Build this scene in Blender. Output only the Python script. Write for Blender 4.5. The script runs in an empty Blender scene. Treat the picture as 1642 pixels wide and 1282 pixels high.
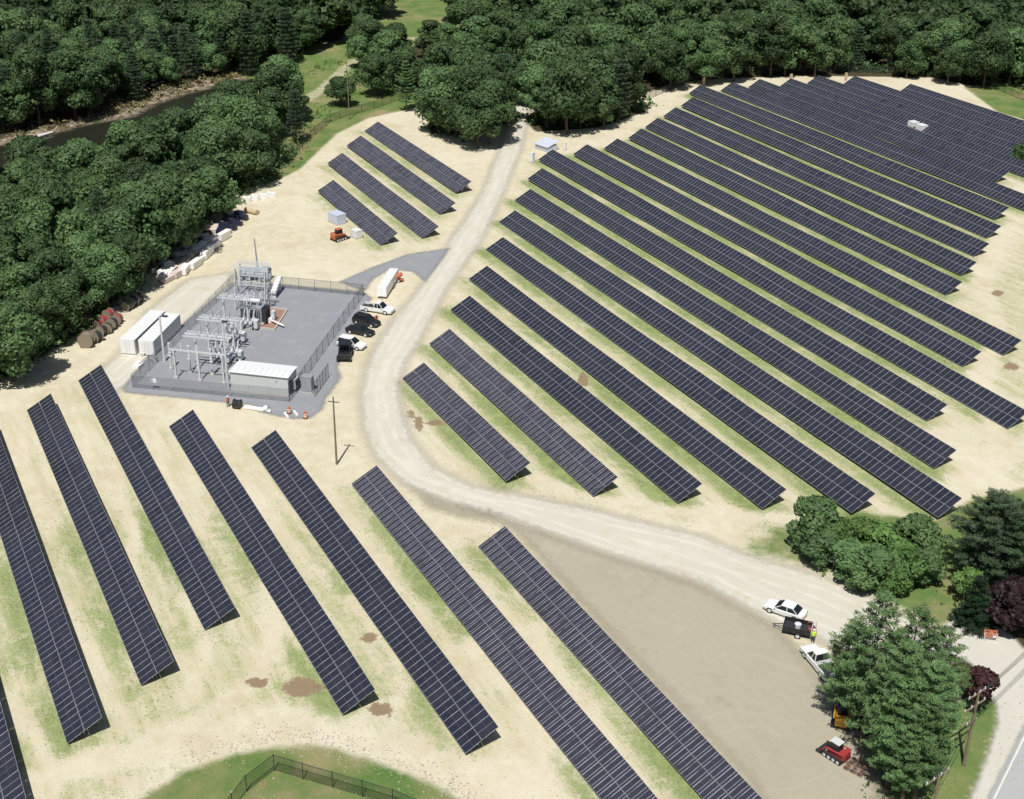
import bpy, math, random
import numpy as np
from mathutils import Vector, Matrix
random.seed(7); RNG=np.random.default_rng(7)
sc=bpy.context.scene
# ------------------------------------------------------------ camera (metres, ground at z=0)
PSI,PITCH,ROLL,CAMH,FPX=math.radians(152.5571),math.radians(26.98392),math.radians(-0.72694),89.0,2169.594
IW,IH=1642.,1282.
_f=Vector((math.cos(PSI)*math.cos(PITCH),math.sin(PSI)*math.cos(PITCH),-math.sin(PITCH)))
_r=Vector((math.sin(PSI),-math.cos(PSI),0)); _d=_f.cross(_r)
_r2=_r*math.cos(ROLL)+_d*math.sin(ROLL); _d2=-_r*math.sin(ROLL)+_d*math.cos(ROLL)
cd=bpy.data.cameras.new('camera'); cam=bpy.data.objects.new('camera',cd); sc.collection.objects.link(cam)
cd.sensor_width=36; cd.lens=36*FPX/IW; cd.clip_start=1; cd.clip_end=8000
M=Matrix(((_r2.x,-_d2.x,-_f.x,0),(_r2.y,-_d2.y,-_f.y,0),(_r2.z,-_d2.z,-_f.z,CAMH),(0,0,0,1)))
cam.matrix_world=M; sc.camera=cam
def G(px,py,z=0.0):
    "world point at height z seen at photo position px,py"
    d=_f*FPX+_r2*(px-IW/2)+_d2*(py-IH/2)
    t=(z-CAMH)/d.z
    return Vector((d.x*t,d.y*t,z))
# ------------------------------------------------------------ sky and sun
SUN_EL=math.radians(61); SH_AZ=math.radians(141.1)       # shadows run towards SH_AZ
sun_dir=Vector((-math.cos(SH_AZ)*math.cos(SUN_EL),-math.sin(SH_AZ)*math.cos(SUN_EL),math.sin(SUN_EL)))
w=bpy.data.worlds.new('World'); sc.world=w; w.use_nodes=True
nt=w.node_tree; bg=nt.nodes['Background']; sk=nt.nodes.new('ShaderNodeTexSky'); sk.sky_type='NISHITA'
sk.sun_disc=False; sk.sun_elevation=SUN_EL; sk.sun_rotation=math.atan2(sun_dir.x,sun_dir.y); sk.air_density=1.0; sk.dust_density=1.5
nt.links.new(sk.outputs[0],bg.inputs[0]); bg.inputs[1].default_value=0.052
sd=bpy.data.lights.new('sun','SUN'); sd.energy=4.7; sd.angle=math.radians(.5); sd.color=(1,.965,.9)
so=bpy.data.objects.new('sun',sd); sc.collection.objects.link(so); so.rotation_euler=sun_dir.to_track_quat('Z','Y').to_euler(); so.location=(0,0,300)
sc.view_settings.view_transform='Standard'; sc.view_settings.look='None'; sc.view_settings.exposure=0.06; sc.view_settings.gamma=1
sc.cycles.max_bounces=6; sc.cycles.transparent_max_bounces=12
# ------------------------------------------------------------ helpers
C=sc.collection
def tag(o,label=None,cat=None,group=None,kind=None):
    if label: o['label']=label
    if cat: o['category']=cat
    if group: o['group']=group
    if kind: o['kind']=kind
    return o
def empty(name,loc,rz=0,label=None,cat=None,group=None):
    o=bpy.data.objects.new(name,None); C.objects.link(o); o.location=loc; o.rotation_euler=(0,0,rz); o.empty_display_size=.5
    return tag(o,label,cat,group)
def npmesh(name,V,F,mats,mi=None,smooth=False):
    "V (n,3); F (m,k) array of quads or tris"
    me=bpy.data.meshes.new(name); V=np.asarray(V,np.float32); F=np.asarray(F,np.int32); m,k=F.shape
    me.vertices.add(len(V)); me.vertices.foreach_set('co',V.ravel())
    me.loops.add(m*k); me.loops.foreach_set('vertex_index',F.ravel())
    me.polygons.add(m); me.polygons.foreach_set('loop_start',np.arange(0,m*k,k,dtype=np.int32)); me.polygons.foreach_set('loop_total',np.full(m,k,np.int32))
    for q in mats: me.materials.append(q)
    if mi is not None: me.polygons.foreach_set('material_index',np.asarray(mi,np.int32))
    if smooth: me.polygons.foreach_set('use_smooth',np.ones(m,bool))
    me.update(calc_edges=True); return me
class MB:
    def __init__(s): s.v=[];s.f=[];s.m=[];s.mats=[]
    def mat(s,m):
        if m not in s.mats: s.mats.append(m)
        return s.mats.index(m)
    def add(s,vs,fs,m):
        b=len(s.v); i=s.mat(m); s.v+=[tuple(v) for v in vs]; s.f+=[[b+j for j in f] for f in fs]; s.m+=[i]*len(fs); return s
    def box(s,c,d,m,rz=0,rx=0,ry=0,taper=1.0,tx=None):
        x,y,z=d[0]/2,d[1]/2,d[2]/2; tx=taper if tx is None else tx
        vs=[(-x,-y,-z),(x,-y,-z),(x,y,-z),(-x,y,-z),(-x*tx,-y*taper,z),(x*tx,-y*taper,z),(x*tx,y*taper,z),(-x*tx,y*taper,z)]
        R=Matrix.Rotation(rz,3,'Z')@Matrix.Rotation(ry,3,'Y')@Matrix.Rotation(rx,3,'X')
        vs=[R@Vector(v)+Vector(c) for v in vs]
        return s.add(vs,[(0,3,2,1),(4,5,6,7),(0,1,5,4),(1,2,6,5),(2,3,7,6),(3,0,4,7)],m)
    def cyl(s,a,b,r,m,r2=None,n=8,caps=True):
        a=Vector(a);b=Vector(b); r2=r if r2 is None else r2; d=(b-a).normalized()
        u=d.orthogonal().normalized(); w_=d.cross(u); vs=[]
        for p,q in((a,r),(b,r2)):
            for k in range(n):
                t=2*math.pi*k/n; vs.append(p+u*math.cos(t)*q+w_*math.sin(t)*q)
        fs=[(k,(k+1)%n,n+(k+1)%n,n+k) for k in range(n)]
        if caps: fs+=[tuple(range(n-1,-1,-1)),tuple(range(n,2*n))]
        return s.add(vs,fs,m)
    def tube(s,pts,r,m,n=6):
        for a,b in zip(pts[:-1],pts[1:]): s.cyl(a,b,r,m,n=n)
        return s
    def loft(s,secs,m,close=True):
        "secs: list of equal-length closed rings"
        n=len(secs[0]); vs=[v for q in secs for v in q]; fs=[]
        for i in range(len(secs)-1):
            for k in range(n): fs.append((i*n+k,i*n+(k+1)%n,(i+1)*n+(k+1)%n,(i+1)*n+k))
        if close: fs+=[tuple(range(n-1,-1,-1)),tuple(range((len(secs)-1)*n,len(secs)*n))]
        return s.add(vs,fs,m)
    def build(s,name,parent=None,label=None,smooth=False,bevel=0,loc=None):
        me=bpy.data.meshes.new(name); me.from_pydata(s.v,[],s.f)
        for q in s.mats: me.materials.append(q)
        me.polygons.foreach_set('material_index',np.array(s.m,np.int32))
        if smooth: me.polygons.foreach_set('use_smooth',np.ones(len(s.m),bool))
        me.update(); o=bpy.data.objects.new(name,me); C.objects.link(o)
        if parent: o.parent=parent
        if loc: o.location=loc
        if label: o['label']=label
        if bevel:
            b=o.modifiers.new('b','BEVEL'); b.width=bevel; b.segments=2; b.limit_method='ANGLE'
        return o
def copy_tree(o,parent=None):
    c=o.copy(); C.objects.link(c); c.parent=parent
    for ch in list(o.children): copy_tree(ch,c)
    return c
# ------------------------------------------------------------ materials
def nn(nt,t,**k):
    n=nt.nodes.new(t)
    for a,b in k.items(): setattr(n,a,b)
    return n
def pbr(name,col,rough=.6,metal=0,var=.12,scale=3.0,spec=.5,bump=0):
    "principled with a little noise in colour and roughness"
    m=bpy.data.materials.new(name); m.use_nodes=True; t=m.node_tree; p=t.nodes['Principled BSDF']
    p.inputs['Roughness'].default_value=rough; p.inputs['Metallic'].default_value=metal; p.inputs['Specular IOR Level'].default_value=spec
    tc=nn(t,'ShaderNodeTexCoord'); no=nn(t,'ShaderNodeTexNoise'); no.inputs['Scale'].default_value=scale; no.inputs['Detail'].default_value=6
    t.links.new(tc.outputs['Object'],no.inputs['Vector'])
    mx=nn(t,'ShaderNodeMix',data_type='RGBA'); lo=[c*(1-var) for c in col]+[1]; hi=[min(1,c*(1+var)) for c in col]+[1]
    mx.inputs[6].default_value=lo; mx.inputs[7].default_value=hi; t.links.new(no.outputs[0],mx.inputs[0]); t.links.new(mx.outputs[2],p.inputs['Base Color'])
    if bump:
        b=nn(t,'ShaderNodeBump'); b.inputs['Strength'].default_value=bump; b.inputs['Distance'].default_value=.05
        t.links.new(no.outputs[0],b.inputs['Height']); t.links.new(b.outputs[0],p.inputs['Normal'])
    return m
class NG:
    "tiny node-graph writer"
    def __init__(s,t): s.t=t
    def val(s,x,sock):
        if isinstance(x,bpy.types.NodeSocket): s.t.links.new(x,sock)
        elif isinstance(x,(tuple,list)): sock.default_value=(*x,1) if len(x)==3 and sock.type=='RGBA' else x
        else: sock.default_value=x
    def mix(s,f,a,b):
        n=nn(s.t,'ShaderNodeMix',data_type='RGBA'); s.val(f,n.inputs[0]); s.val(a,n.inputs[6]); s.val(b,n.inputs[7]); return n.outputs[2]
    def math(s,op,a,b=0.0,clamp=False):
        n=nn(s.t,'ShaderNodeMath',operation=op,use_clamp=clamp); s.val(a,n.inputs[0]); s.val(b,n.inputs[1]); return n.outputs[0]
    def noise(s,scale,detail=5,rough=.6,vec=None,dist=0):
        n=nn(s.t,'ShaderNodeTexNoise'); n.inputs['Scale'].default_value=scale; n.inputs['Detail'].default_value=detail; n.inputs['Roughness'].default_value=rough; n.inputs['Distortion'].default_value=dist
        if vec is None:
            g=nn(s.t,'ShaderNodeNewGeometry'); vec=g.outputs['Position']
        s.t.links.new(vec,n.inputs['Vector']); return n.outputs[0]
    def ramp(s,x,a,b):
        n=nn(s.t,'ShaderNodeMapRange',interpolation_type='SMOOTHSTEP'); s.val(x,n.inputs[0]); n.inputs[1].default_value=a; n.inputs[2].default_value=b; return n.outputs[0]
    def attr(s,name):
        n=nn(s.t,'ShaderNodeAttribute'); n.attribute_name=name; return n.outputs['Fac']
    def pos(s,sx,sy,rz=0):
        g=nn(s.t,'ShaderNodeNewGeometry'); m=nn(s.t,'ShaderNodeMapping'); m.inputs['Scale'].default_value=(sx,sy,1); m.inputs['Rotation'].default_value=(0,0,rz)
        s.t.links.new(g.outputs['Position'],m.inputs[0]); return m.outputs[0]
def newmat(name):
    m=bpy.data.materials.new(name); m.use_nodes=True; return m,m.node_tree,m.node_tree.nodes['Principled BSDF'],NG(m.node_tree)
# ---- ground material driven by cover attributes
gm,t,p,g=newmat('ground_cover'); p.inputs['Roughness'].default_value=.95; p.inputs['Specular IOR Level'].default_value=.15
n1=g.noise(.05,4); n2=g.noise(.55,8,.68); n3=g.noise(3.2,5,.7); n4=g.noise(.16,6,.6)
trk=g.noise(.5,6,.65,g.pos(.16,1.5))          # streaks along the rows
sand=g.mix(g.ramp(n1,.3,.7),(.515,.46,.315),(.59,.545,.42)); sand=g.mix(g.ramp(n2,.35,.75),sand,(.64,.60,.475)); sand=g.mix(g.math('MULTIPLY',g.ramp(n4,.45,.8),.55),sand,(.44,.365,.225))
sand=g.mix(g.math('MULTIPLY',g.ramp(n3,.5,.8),.35),sand,(.45,.39,.27))
straw=g.mix(n2,(.37,.355,.20),(.56,.52,.35))
col=g.mix(g.ramp(g.math('ADD',g.attr('straw'),g.math('MULTIPLY',g.math('SUBTRACT',trk,.5),1.6)),.25,.85),sand,straw)
grass=g.mix(g.ramp(n2,.3,.7),(.13,.195,.055),(.29,.345,.14)); grass=g.mix(g.math('MULTIPLY',g.ramp(n3,.45,.7),.4),grass,(.11,.16,.05))
gf=g.math('ADD',g.attr('grass'),g.math('MULTIPLY',g.math('SUBTRACT',n2,.5),1.9)); gf=g.math('ADD',gf,g.math('MULTIPLY',g.math('SUBTRACT',n3,.5),.9)); gf=g.math('ADD',gf,g.math('MULTIPLY',g.math('SUBTRACT',trk,.5),.5))
n5=g.noise(.075,2,.5,dist=1.2); lane=g.math('ABSOLUTE',g.math('SUBTRACT',g.math('FRACT',g.math('MULTIPLY',n5,7)),.5)); lane=g.ramp(lane,.0,.16)
gf=g.math('MULTIPLY',gf,g.math('ADD',g.math('MULTIPLY',lane,.22),.78))
col=g.mix(g.math('MULTIPLY',g.ramp(gf,.18,.95),.92),col,grass)
n6=g.noise(.05,2,.5,dist=2.0); ln2=g.math('ABSOLUTE',g.math('SUBTRACT',g.math('FRACT',g.math('MULTIPLY',n6,9)),.5)); col=g.mix(g.math('MULTIPLY',g.math('MULTIPLY',g.math('SUBTRACT',1.0,g.ramp(ln2,.0,.16)),g.ramp(n4,.4,.65)),.12),col,(.66,.61,.48))
meadow=g.mix(g.ramp(n4,.35,.65),(.075,.15,.035),(.22,.22,.09)); meadow=g.mix(g.ramp(n3,.35,.7),meadow,(.13,.20,.06)); meadow=g.mix(g.ramp(n1,.5,.68),meadow,(.30,.25,.14)); col=g.mix(g.ramp(g.math('ADD',g.attr('meadow'),g.math('MULTIPLY',g.math('SUBTRACT',n2,.5),.6)),.3,.7),col,meadow)
duff=g.mix(n2,(.03,.03,.017),(.085,.075,.04)); col=g.mix(g.ramp(g.math('ADD',g.attr('duff'),g.math('MULTIPLY',g.math('SUBTRACT',n2,.5),.5)),.35,.65),col,duff)
mud=g.mix(n2,(.22,.155,.09),(.30,.23,.15)); col=g.mix(g.ramp(g.math('ADD',g.attr('mud'),g.math('MULTIPLY',g.math('SUBTRACT',g.noise(.9,7,.75),.5),2.4)),.4,.7),col,mud)
t.links.new(col,p.inputs['Base Color'])
bp=nn(t,'ShaderNodeBump'); bp.inputs['Strength'].default_value=.5; bp.inputs['Distance'].default_value=.12; t.links.new(n3,bp.inputs['Height']); t.links.new(bp.outputs[0],p.inputs['Normal'])
def sheetmat(name,colfn,soft=.9,rough=.9):
    "surface that frays into the ground at its rim (edge attribute = metres inside the outline)"
    m,t,p,g=newmat(name); p.inputs['Roughness'].default_value=rough; p.inputs['Specular IOR Level'].default_value=.2
    t.links.new(colfn(g),p.inputs['Base Color'])
    e=g.math('ADD',g.attr('edge'),g.math('MULTIPLY',g.math('SUBTRACT',g.noise(1.1,7,.7),.5),soft*3))
    a=g.ramp(e,-soft*1.2,soft*1.6); tr=nn(t,'ShaderNodeBsdfTransparent'); mx=nn(t,'ShaderNodeMixShader')
    t.links.new(a,mx.inputs[0]); t.links.new(tr.outputs[0],mx.inputs[1]); t.links.new(p.outputs[0],mx.inputs[2]); t.links.new(mx.outputs[0],t.nodes['Material Output'].inputs[0])
    return m
def c_road(g):
    a=g.mix(g.noise(.12,5),(.50,.475,.40),(.585,.56,.485)); a=g.mix(g.math('MULTIPLY',g.ramp(g.noise(.9,7,.7),.4,.8),.5),a,(.56,.53,.46)); e=g.math('ADD',g.attr('edge'),g.math('MULTIPLY',g.math('SUBTRACT',g.noise(.08,3),.5),2.5)); w_=g.math('SUBTRACT',1.0,g.ramp(g.math('ABSOLUTE',g.math('SUBTRACT',g.math('ABSOLUTE',g.math('SUBTRACT',g.math('MODULO',e,3.6),1.8)),.75)),.12,.5)); a=g.mix(g.math('MULTIPLY',g.math('MULTIPLY',w_,g.ramp(g.noise(.3,5),.3,.6)),.55),a,(.64,.62,.555)); a=g.mix(g.math('MULTIPLY',g.ramp(g.noise(.35,6,.7),.52,.7),.6),a,(.50,.43,.30)); return g.mix(g.math('MULTIPLY',g.ramp(g.noise(5,4),.5,.8),.45),a,(.37,.34,.29))
def c_pad(g):
    a=g.mix(g.noise(.25,5),(.235,.245,.268),(.295,.305,.33)); return g.mix(g.math('MULTIPLY',g.ramp(g.noise(4,5,.7),.4,.75),.5),g.mix(g.math('MULTIPLY',g.ramp(g.noise(.4,6,.7),.5,.7),.5),a,(.37,.36,.35)),(.19,.20,.225))
def c_field(g):
    a=g.mix(g.noise(.07,5),(.345,.32,.245),(.42,.39,.305)); a=g.mix(g.math('MULTIPLY',g.ramp(g.noise(.6,8,.7,g.pos(.4,2.2,.5)),.4,.8),.5),a,(.34,.305,.225)); n_=g.noise(.045,2,.5,dist=1.5); l_=g.math('ABSOLUTE',g.math('SUBTRACT',g.math('FRACT',g.math('MULTIPLY',n_,8)),.5)); a=g.mix(g.math('MULTIPLY',g.math('SUBTRACT',1.0,g.ramp(l_,.0,.10)),.16),a,(.50,.47,.37)); a=g.mix(g.math('MULTIPLY',g.ramp(g.noise(.25,6,.7),.55,.75),.5),a,(.27,.235,.16)); return g.mix(g.math('MULTIPLY',g.ramp(g.noise(5,5,.7),.45,.75),.45),a,(.26,.23,.165))
def c_apron(g):
    a=g.mix(g.noise(.3,6),(.49,.475,.41),(.58,.56,.50)); return g.mix(g.math('MULTIPLY',g.ramp(g.noise(1.5,7,.75),.5,.8),.5),a,(.44,.42,.37))
def c_asph(g):
    a=g.mix(g.noise(.3,6),(.36,.37,.37),(.42,.43,.43)); return g.mix(g.math('MULTIPLY',g.ramp(g.noise(6,5,.7),.4,.8),.4),a,(.30,.31,.31))
def c_bank(g):
    a=g.mix(g.ramp(g.noise(.5,7,.7),.35,.65),(.10,.07,.045),(.42,.35,.27)); return g.mix(g.ramp(g.noise(.3,5),.52,.66),a,(.10,.13,.05))
def c_paint(g): return g.mix(g.noise(2,5),(.62,.62,.6),(.8,.8,.78))
m_road=sheetmat('gravel_road',c_road,1.0); m_pad=sheetmat('crushed_stone',c_pad,.45); m_field=sheetmat('bare_soil',c_field,1.1); m_apron=sheetmat('old_pavement',c_apron,.3)
m_asph=sheetmat('asphalt',c_asph,.25); m_bank=sheetmat('bank_sand',c_bank,1.5); m_paint=sheetmat('road_paint',c_paint,.05)
m_lp=pbr('line_paint',(.66,.66,.63),.7,var=.15,scale=.8)
wm,t,p,g=newmat('river_water'); p.inputs['Base Color'].default_value=(.022,.024,.017,1); p.inputs['Roughness'].default_value=.12; p.inputs['IOR'].default_value=1.33
bp=nn(t,'ShaderNodeBump'); bp.inputs['Strength'].default_value=.12; bp.inputs['Distance'].default_value=.1; t.links.new(g.noise(1.2,4),bp.inputs['Height']); t.links.new(bp.outputs[0],p.inputs['Normal'])
# ------------------------------------------------------------ ground sheets
def W2(pts): return np.array([G(*q)[:2] for q in pts])
def sdist(X,Y,P):
    "signed distance, positive inside polygon P"
    best=np.full(X.shape,1e9); ins=np.zeros(X.shape,bool); n=len(P)
    for i in range(n):
        ax,ay=P[i]; bx,by=P[(i+1)%n]; dx,dy=bx-ax,by-ay; L=dx*dx+dy*dy+1e-12
        tt=np.clip(((X-ax)*dx+(Y-ay)*dy)/L,0,1); best=np.minimum(best,(X-ax-tt*dx)**2+(Y-ay-tt*dy)**2)
        c=(ay>Y)!=(by>Y); xi=ax+(Y-ay)*dx/(dy if abs(dy)>1e-9 else 1e-9); ins^=c&(X<xi)
    d=np.sqrt(best); return np.where(ins,d,-d)
def grid_mesh(name,xs,ys,mat,z,mask=None):
    X,Y=np.meshgrid(xs,ys); nx,ny=len(xs),len(ys); Z=np.full(X.shape,z) if np.isscalar(z) else z
    I=np.arange(nx*ny).reshape(ny,nx); F=np.stack([I[:-1,:-1],I[:-1,1:],I[1:,1:],I[1:,:-1]],-1).reshape(-1,4)
    V=np.stack([X,Y,Z],-1).reshape(-1,3)
    if mask is not None:
        k=mask.reshape(-1); F=F[k[F].any(1)]; u=np.unique(F); mp=np.full(nx*ny,-1); mp[u]=np.arange(len(u)); F=mp[F]; V=V[u]
    else: u=slice(None)
    return npmesh(name,V,F,[mat],smooth=True),u
def setattrf(me,name,a):
    at=me.attributes.new(name,'FLOAT','POINT'); at.data.foreach_set('value',np.ascontiguousarray(a,np.float32).ravel())
SHEETS={}
def sheet(name,pts,mat,z,step=.7,pad=1.6,world=False,kind='structure'):
    P=np.array(pts) if world else W2(pts); SHEETS[name]=P
    x0,y0=P.min(0)-pad-step; x1,y1=P.max(0)+pad+step
    xs=np.arange(x0,x1,step); ys=np.arange(y0,y1,step); X,Y=np.meshgrid(xs,ys); S=sdist(X,Y,P)
    me,u=grid_mesh(name,xs,ys,mat,z,S>-pad); setattrf(me,'edge',S.reshape(-1)[u])
    o=bpy.data.objects.new(name,me); C.objects.link(o); tag(o,kind=kind); return o
ROAD=[(815,195),(795,250),(770,310),(745,350),(718,388),(694,428),(662,472),(628,512),(600,552),(583,592),(574,640),(580,690),(600,735),(645,778),(718,806),(800,828),(880,856),(960,885),(1050,912),(1130,940),(1180,968),(1240,1000),(1300,1024),(1400,1062),(1480,1090),(1530,1050),(1560,1010),
      (1500,1012),(1450,985),(1400,956),(1330,925),(1260,905),(1190,886),(1130,858),(1060,842),(950,815),(850,795),(760,778),(700,748),(665,705),(648,660),(642,620),(655,580),(680,540),(700,500),(722,460),(750,420),(775,385),(798,335),(820,285),(838,240),(848,195),(850,150),(825,150)]
PAD=[(378,450),(583,468),(596,478),(555,540),(541,590),(547,606),(522,640),(517,657),(497,671),(470,672),(418,662),(405,650),(200,630),(198,622),(245,560)]
PADN=[(545,452),(600,428),(655,408),(722,398),(700,428),(682,452),(662,436),(625,432),(598,448),(585,468)]
FIELD=[(650,768),(720,806),(800,828),(880,856),(960,885),(1050,912),(1130,940),(1180,968),(1240,1000),(1280,1040),(1320,1090),(1355,1150),(1390,1210),(1415,1250),(1420,1330),(1240,1330),(1195,1250),(1100,1150),(1000,1045),(900,935),(830,855),(800,838),(740,828),(690,815)]
APRON=[(1525,985),(1560,998),(1600,1006),(1622,1018),(1642,1040),(1700,1060),(1750,1200),(1690,1340),(1520,1340),(1556,1280),(1580,1219),(1599,1160),(1598,1134),(1575,1090),(1556,1064),(1500,1040)]
ASPH=[(1700,1110),(1641,1200),(1610,1250),(1570,1320),(1540,1380),(1700,1500),(1900,1300),(1800,1000)]
LINE=[(1641,1183),(1621.5,1218),(1594,1281),(1570,1330),(1576,1331),(1600,1281),(1626.5,1218),(1646,1183)]
RIVER=[(-160,262),(0,231),(50,221),(134,198),(215,184),(250,165),(302,148),(366,133),(395,128),(400,150),(330,205),(200,250),(60,285),(-160,330)]
BANK=[(-160,248),(0,222),(50,208),(134,188),(200,175),(235,152),(300,134),(365,120),(385,118),(395,128),(366,135),(302,150),(250,167),(215,187),(134,201),(50,224),(0,234),(-160,268)]
sheet('bare_soil_field',FIELD,m_field,.004)
sheet('gravel_road',ROAD,m_road,.008,pad=2.5)
sheet('gravel_yard',PAD,m_pad,.012,step=.5,pad=1.0); sheet('gravel_path',PADN,m_pad,.012,step=.5,pad=1.0)
sheet('gravel_lot',[(150,600),(185,570),(235,498),(300,448),(372,436),(374,452),(215,612),(170,640),(140,640)],m_road,.006,pad=2.5)
sheet('pavement_apron',APRON,m_apron,.012,step=.5,pad=.8); 
_a,_b=G(1594,1281),G(1641,1185); _u=(_b-_a).normalized(); _n=Vector((-_u.y,_u.x,0)); _n=_n if (_a+_n-G(1400,1281)).length>(_a-_n-G(1400,1281)).length else -_n
ASPH=[tuple((_a+_u*s_+_n*o_).xy) for s_,o_ in ((-90,-.5),(60,-.5),(60,8.5),(-90,8.5))]; LINEW=[tuple((_a+_u*s_+_n*o_).xy) for s_,o_ in ((-90,-.07),(60,-.07),(60,.09),(-90,.09))]
sheet('asphalt_road',ASPH,m_asph,.016,step=.6,pad=.6,world=True)
_m=MB().add([(x,y,.020) for x,y in LINEW],[(0,1,2,3)],m_lp).build('road_line'); tag(_m,kind='structure')
sheet('river',RIVER,wm,.012,step=2,pad=0); sheet('river_bank',BANK,m_bank,.016,step=1,pad=3)
# rows: x0,x1,y of low edge,z offsets of low edge at both ends
H0=.3425; TAU=math.radians(27.734); PW=4.0; CW=1.0034
ROWS={'Z':(-150,-99.5,.4,0,0),'A':(-176.6,-108.46,8.77,0,0),'B':(-181.15,-114.13,17.16,.05,-.09),'C':(-187.75,-120.5,25.52,.08,-.17),'D':(-168.03,-100.73,33.86,-.03,0),'E':(-157.79,-90.1,42.26,-.1,.18),'F':(-142.02,-66,50.82,.03,.06),'G':(-122.16,-62,59.17,-.16,.22),
'R1':(-167.72,-133.94,68.82,-.1,.16),'R2':(-177.17,-126.1,77.29,.07,-.05),'R3':(-188.27,-119.95,86.01,.03,.01),'R4':(-199.56,-113.98,94.66,-.02,.06),'R5':(-211.82,-108.1,103.93,-.2,.2),'R6':(-223.94,-102.47,112.88,-.2,.2),'R7':(-234,-112.43,121.48,0,-.05),'R8':(-244.65,-123.32,130.1,.16,-.2),'R9':(-255.63,-116.54,138.76,.15,-.15),
'R10':(-256.47,-134.64,147.61,.2,-.2),'R11':(-257.05,-134.95,156.36,.12,-.15),'R12':(-261.92,-157.56,165.61,.2,-.2),'R13':(-268.23,-163.23,174.42,.07,-.04),'R14':(-274.51,-169.49,183.61,.1,-.09),'R15':(-280.95,-175.81,192.98,.2,-.15),'R16':(-291.0,-183.0,202.2,.05,.05),'R17':(-290.5,-164,211.6,0,0),'R18':(-290.7,-200.9,220.4,0,0),'R19':(-287.2,-181,228.5,0,0),'R20':(-286.6,-211.8,237.4,0,0),'R21':(-282.5,-190,246,0,0),'R22':(-268.9,-190,253.9,0,0),
'S1':(-255.71,-221.76,87.19,.2,-.2),'S2':(-273.35,-221.85,95.61,.2,-.2),'S3':(-283.9,-232.8,104.24,.15,-.15),'S4':(-294.2,-243.02,112.62,-.1,.1)}
def axis(a,b,s,far):
    c=np.arange(a,b+s,s); up=[];x=s;q=c[-1]
    while q<far: x*=1.35; q+=x; up.append(q)
    dn=[];x=s;q=c[0]
    while q>-far: x*=1.35; q-=x; dn.append(q)
    return np.concatenate([np.array(dn[::-1]),c,np.array(up)])
xs=axis(-360,-55,.6,3500); ys=axis(-12,275,.6,3500); X,Y=np.meshgrid(xs,ys)
me,_=grid_mesh('ground',xs,ys,gm,0.0); gob=bpy.data.objects.new('ground',me); C.objects.link(gob); tag(gob,kind='structure')
def sm(S,w): return np.clip(S/w+.5,0,1)
def zone(pts,w=4,world=False): return sm(sdist(X,Y,np.array(pts) if world else W2(pts)),w)
# the farm's sandy clearing; everything outside is wood floor or meadow
FARM=[(-60,620),(0,612),(60,575),(130,535),(190,480),(225,440),(262,410),(330,350),(385,305),(440,290),(470,262),(520,215),(590,185),(680,160),(830,135),(1030,150),(1120,128),(1300,122),(1500,125),(1560,140),(1640,175),(1720,210),(1900,400),(1900,760),(1600,790),(1540,880),(1440,950),(1560,1000),(1500,1250),(1420,1290),(1400,1500),(1400,2400),(400,2600),(-400,2400),(-500,900)]
farm=zone(FARM,5)
duff=1-farm

duff=np.maximum(duff,zone([(1330,1000),(1500,1000),(1556,1062),(1590,1110),(1560,1180),(1500,1330),(1400,1330),(1380,1210),(1330,1110)],3)*.9)
duff=np.maximum(duff,zone([(840,195),(870,165),(1030,165),(1035,180),(960,205),(860,212)],3)); duff=np.maximum(duff,zone([(680,150),(820,140),(830,190),(740,215),(690,215)],3))
meadow=np.zeros_like(X)
for z_ in ([(370,120),(395,90),(470,75),(560,60),(590,10),(620,-20),(800,-30),(780,30),(700,60),(650,80),(640,150),(680,150),(672,172),(590,190),(540,215),(480,272),(440,292),(420,300),(440,250),(400,200),(380,150)],
           [(1300,905),(1360,820),(1500,835),(1560,800),(1700,770),(1700,1010),(1620,1003),(1560,985),(1500,1005),(1430,965),(1370,925)],[(1545,140),(1700,130),(1800,230),(1700,260),(1642,192),(1600,180)],
           [(180,1320),(235,1275),(300,1235),(370,1212),(440,1198),(520,1196),(600,1222),(690,1255),(760,1300),(760,1400),(180,1400)],
           [(1470,1290),(1520,1190),(1560,1130),(1600,1100),(1600,1160),(1580,1220),(1550,1290),(1530,1330),(1450,1330)]):
    meadow=np.maximum(meadow,zone(z_,3)); 
duff*=1-meadow
def pband(pts,w):
    Q=W2(pts); best=np.full(X.shape,1e9)
    for (ax,ay),(bx,by) in zip(Q[:-1],Q[1:]):
        dx,dy=bx-ax,by-ay; tt=np.clip(((X-ax)*dx+(Y-ay)*dy)/(dx*dx+dy*dy+1e-9),0,1); best=np.minimum(best,np.hypot(X-ax-tt*dx,Y-ay-tt*dy))
    return np.clip(1.4-best/w,0,1)
meadow*=1-.5*np.maximum(pband([(490,160),(515,145),(545,118),(570,95)],3.0),pband([(655,62),(700,45),(745,30)],3.5)); near=(X>-75)|(Y<-12); meadow=np.where((duff>.5)&near,.8,meadow); duff=np.where(near,0,duff)
grass=np.zeros_like(X); straw=np.zeros_like(X)
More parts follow.
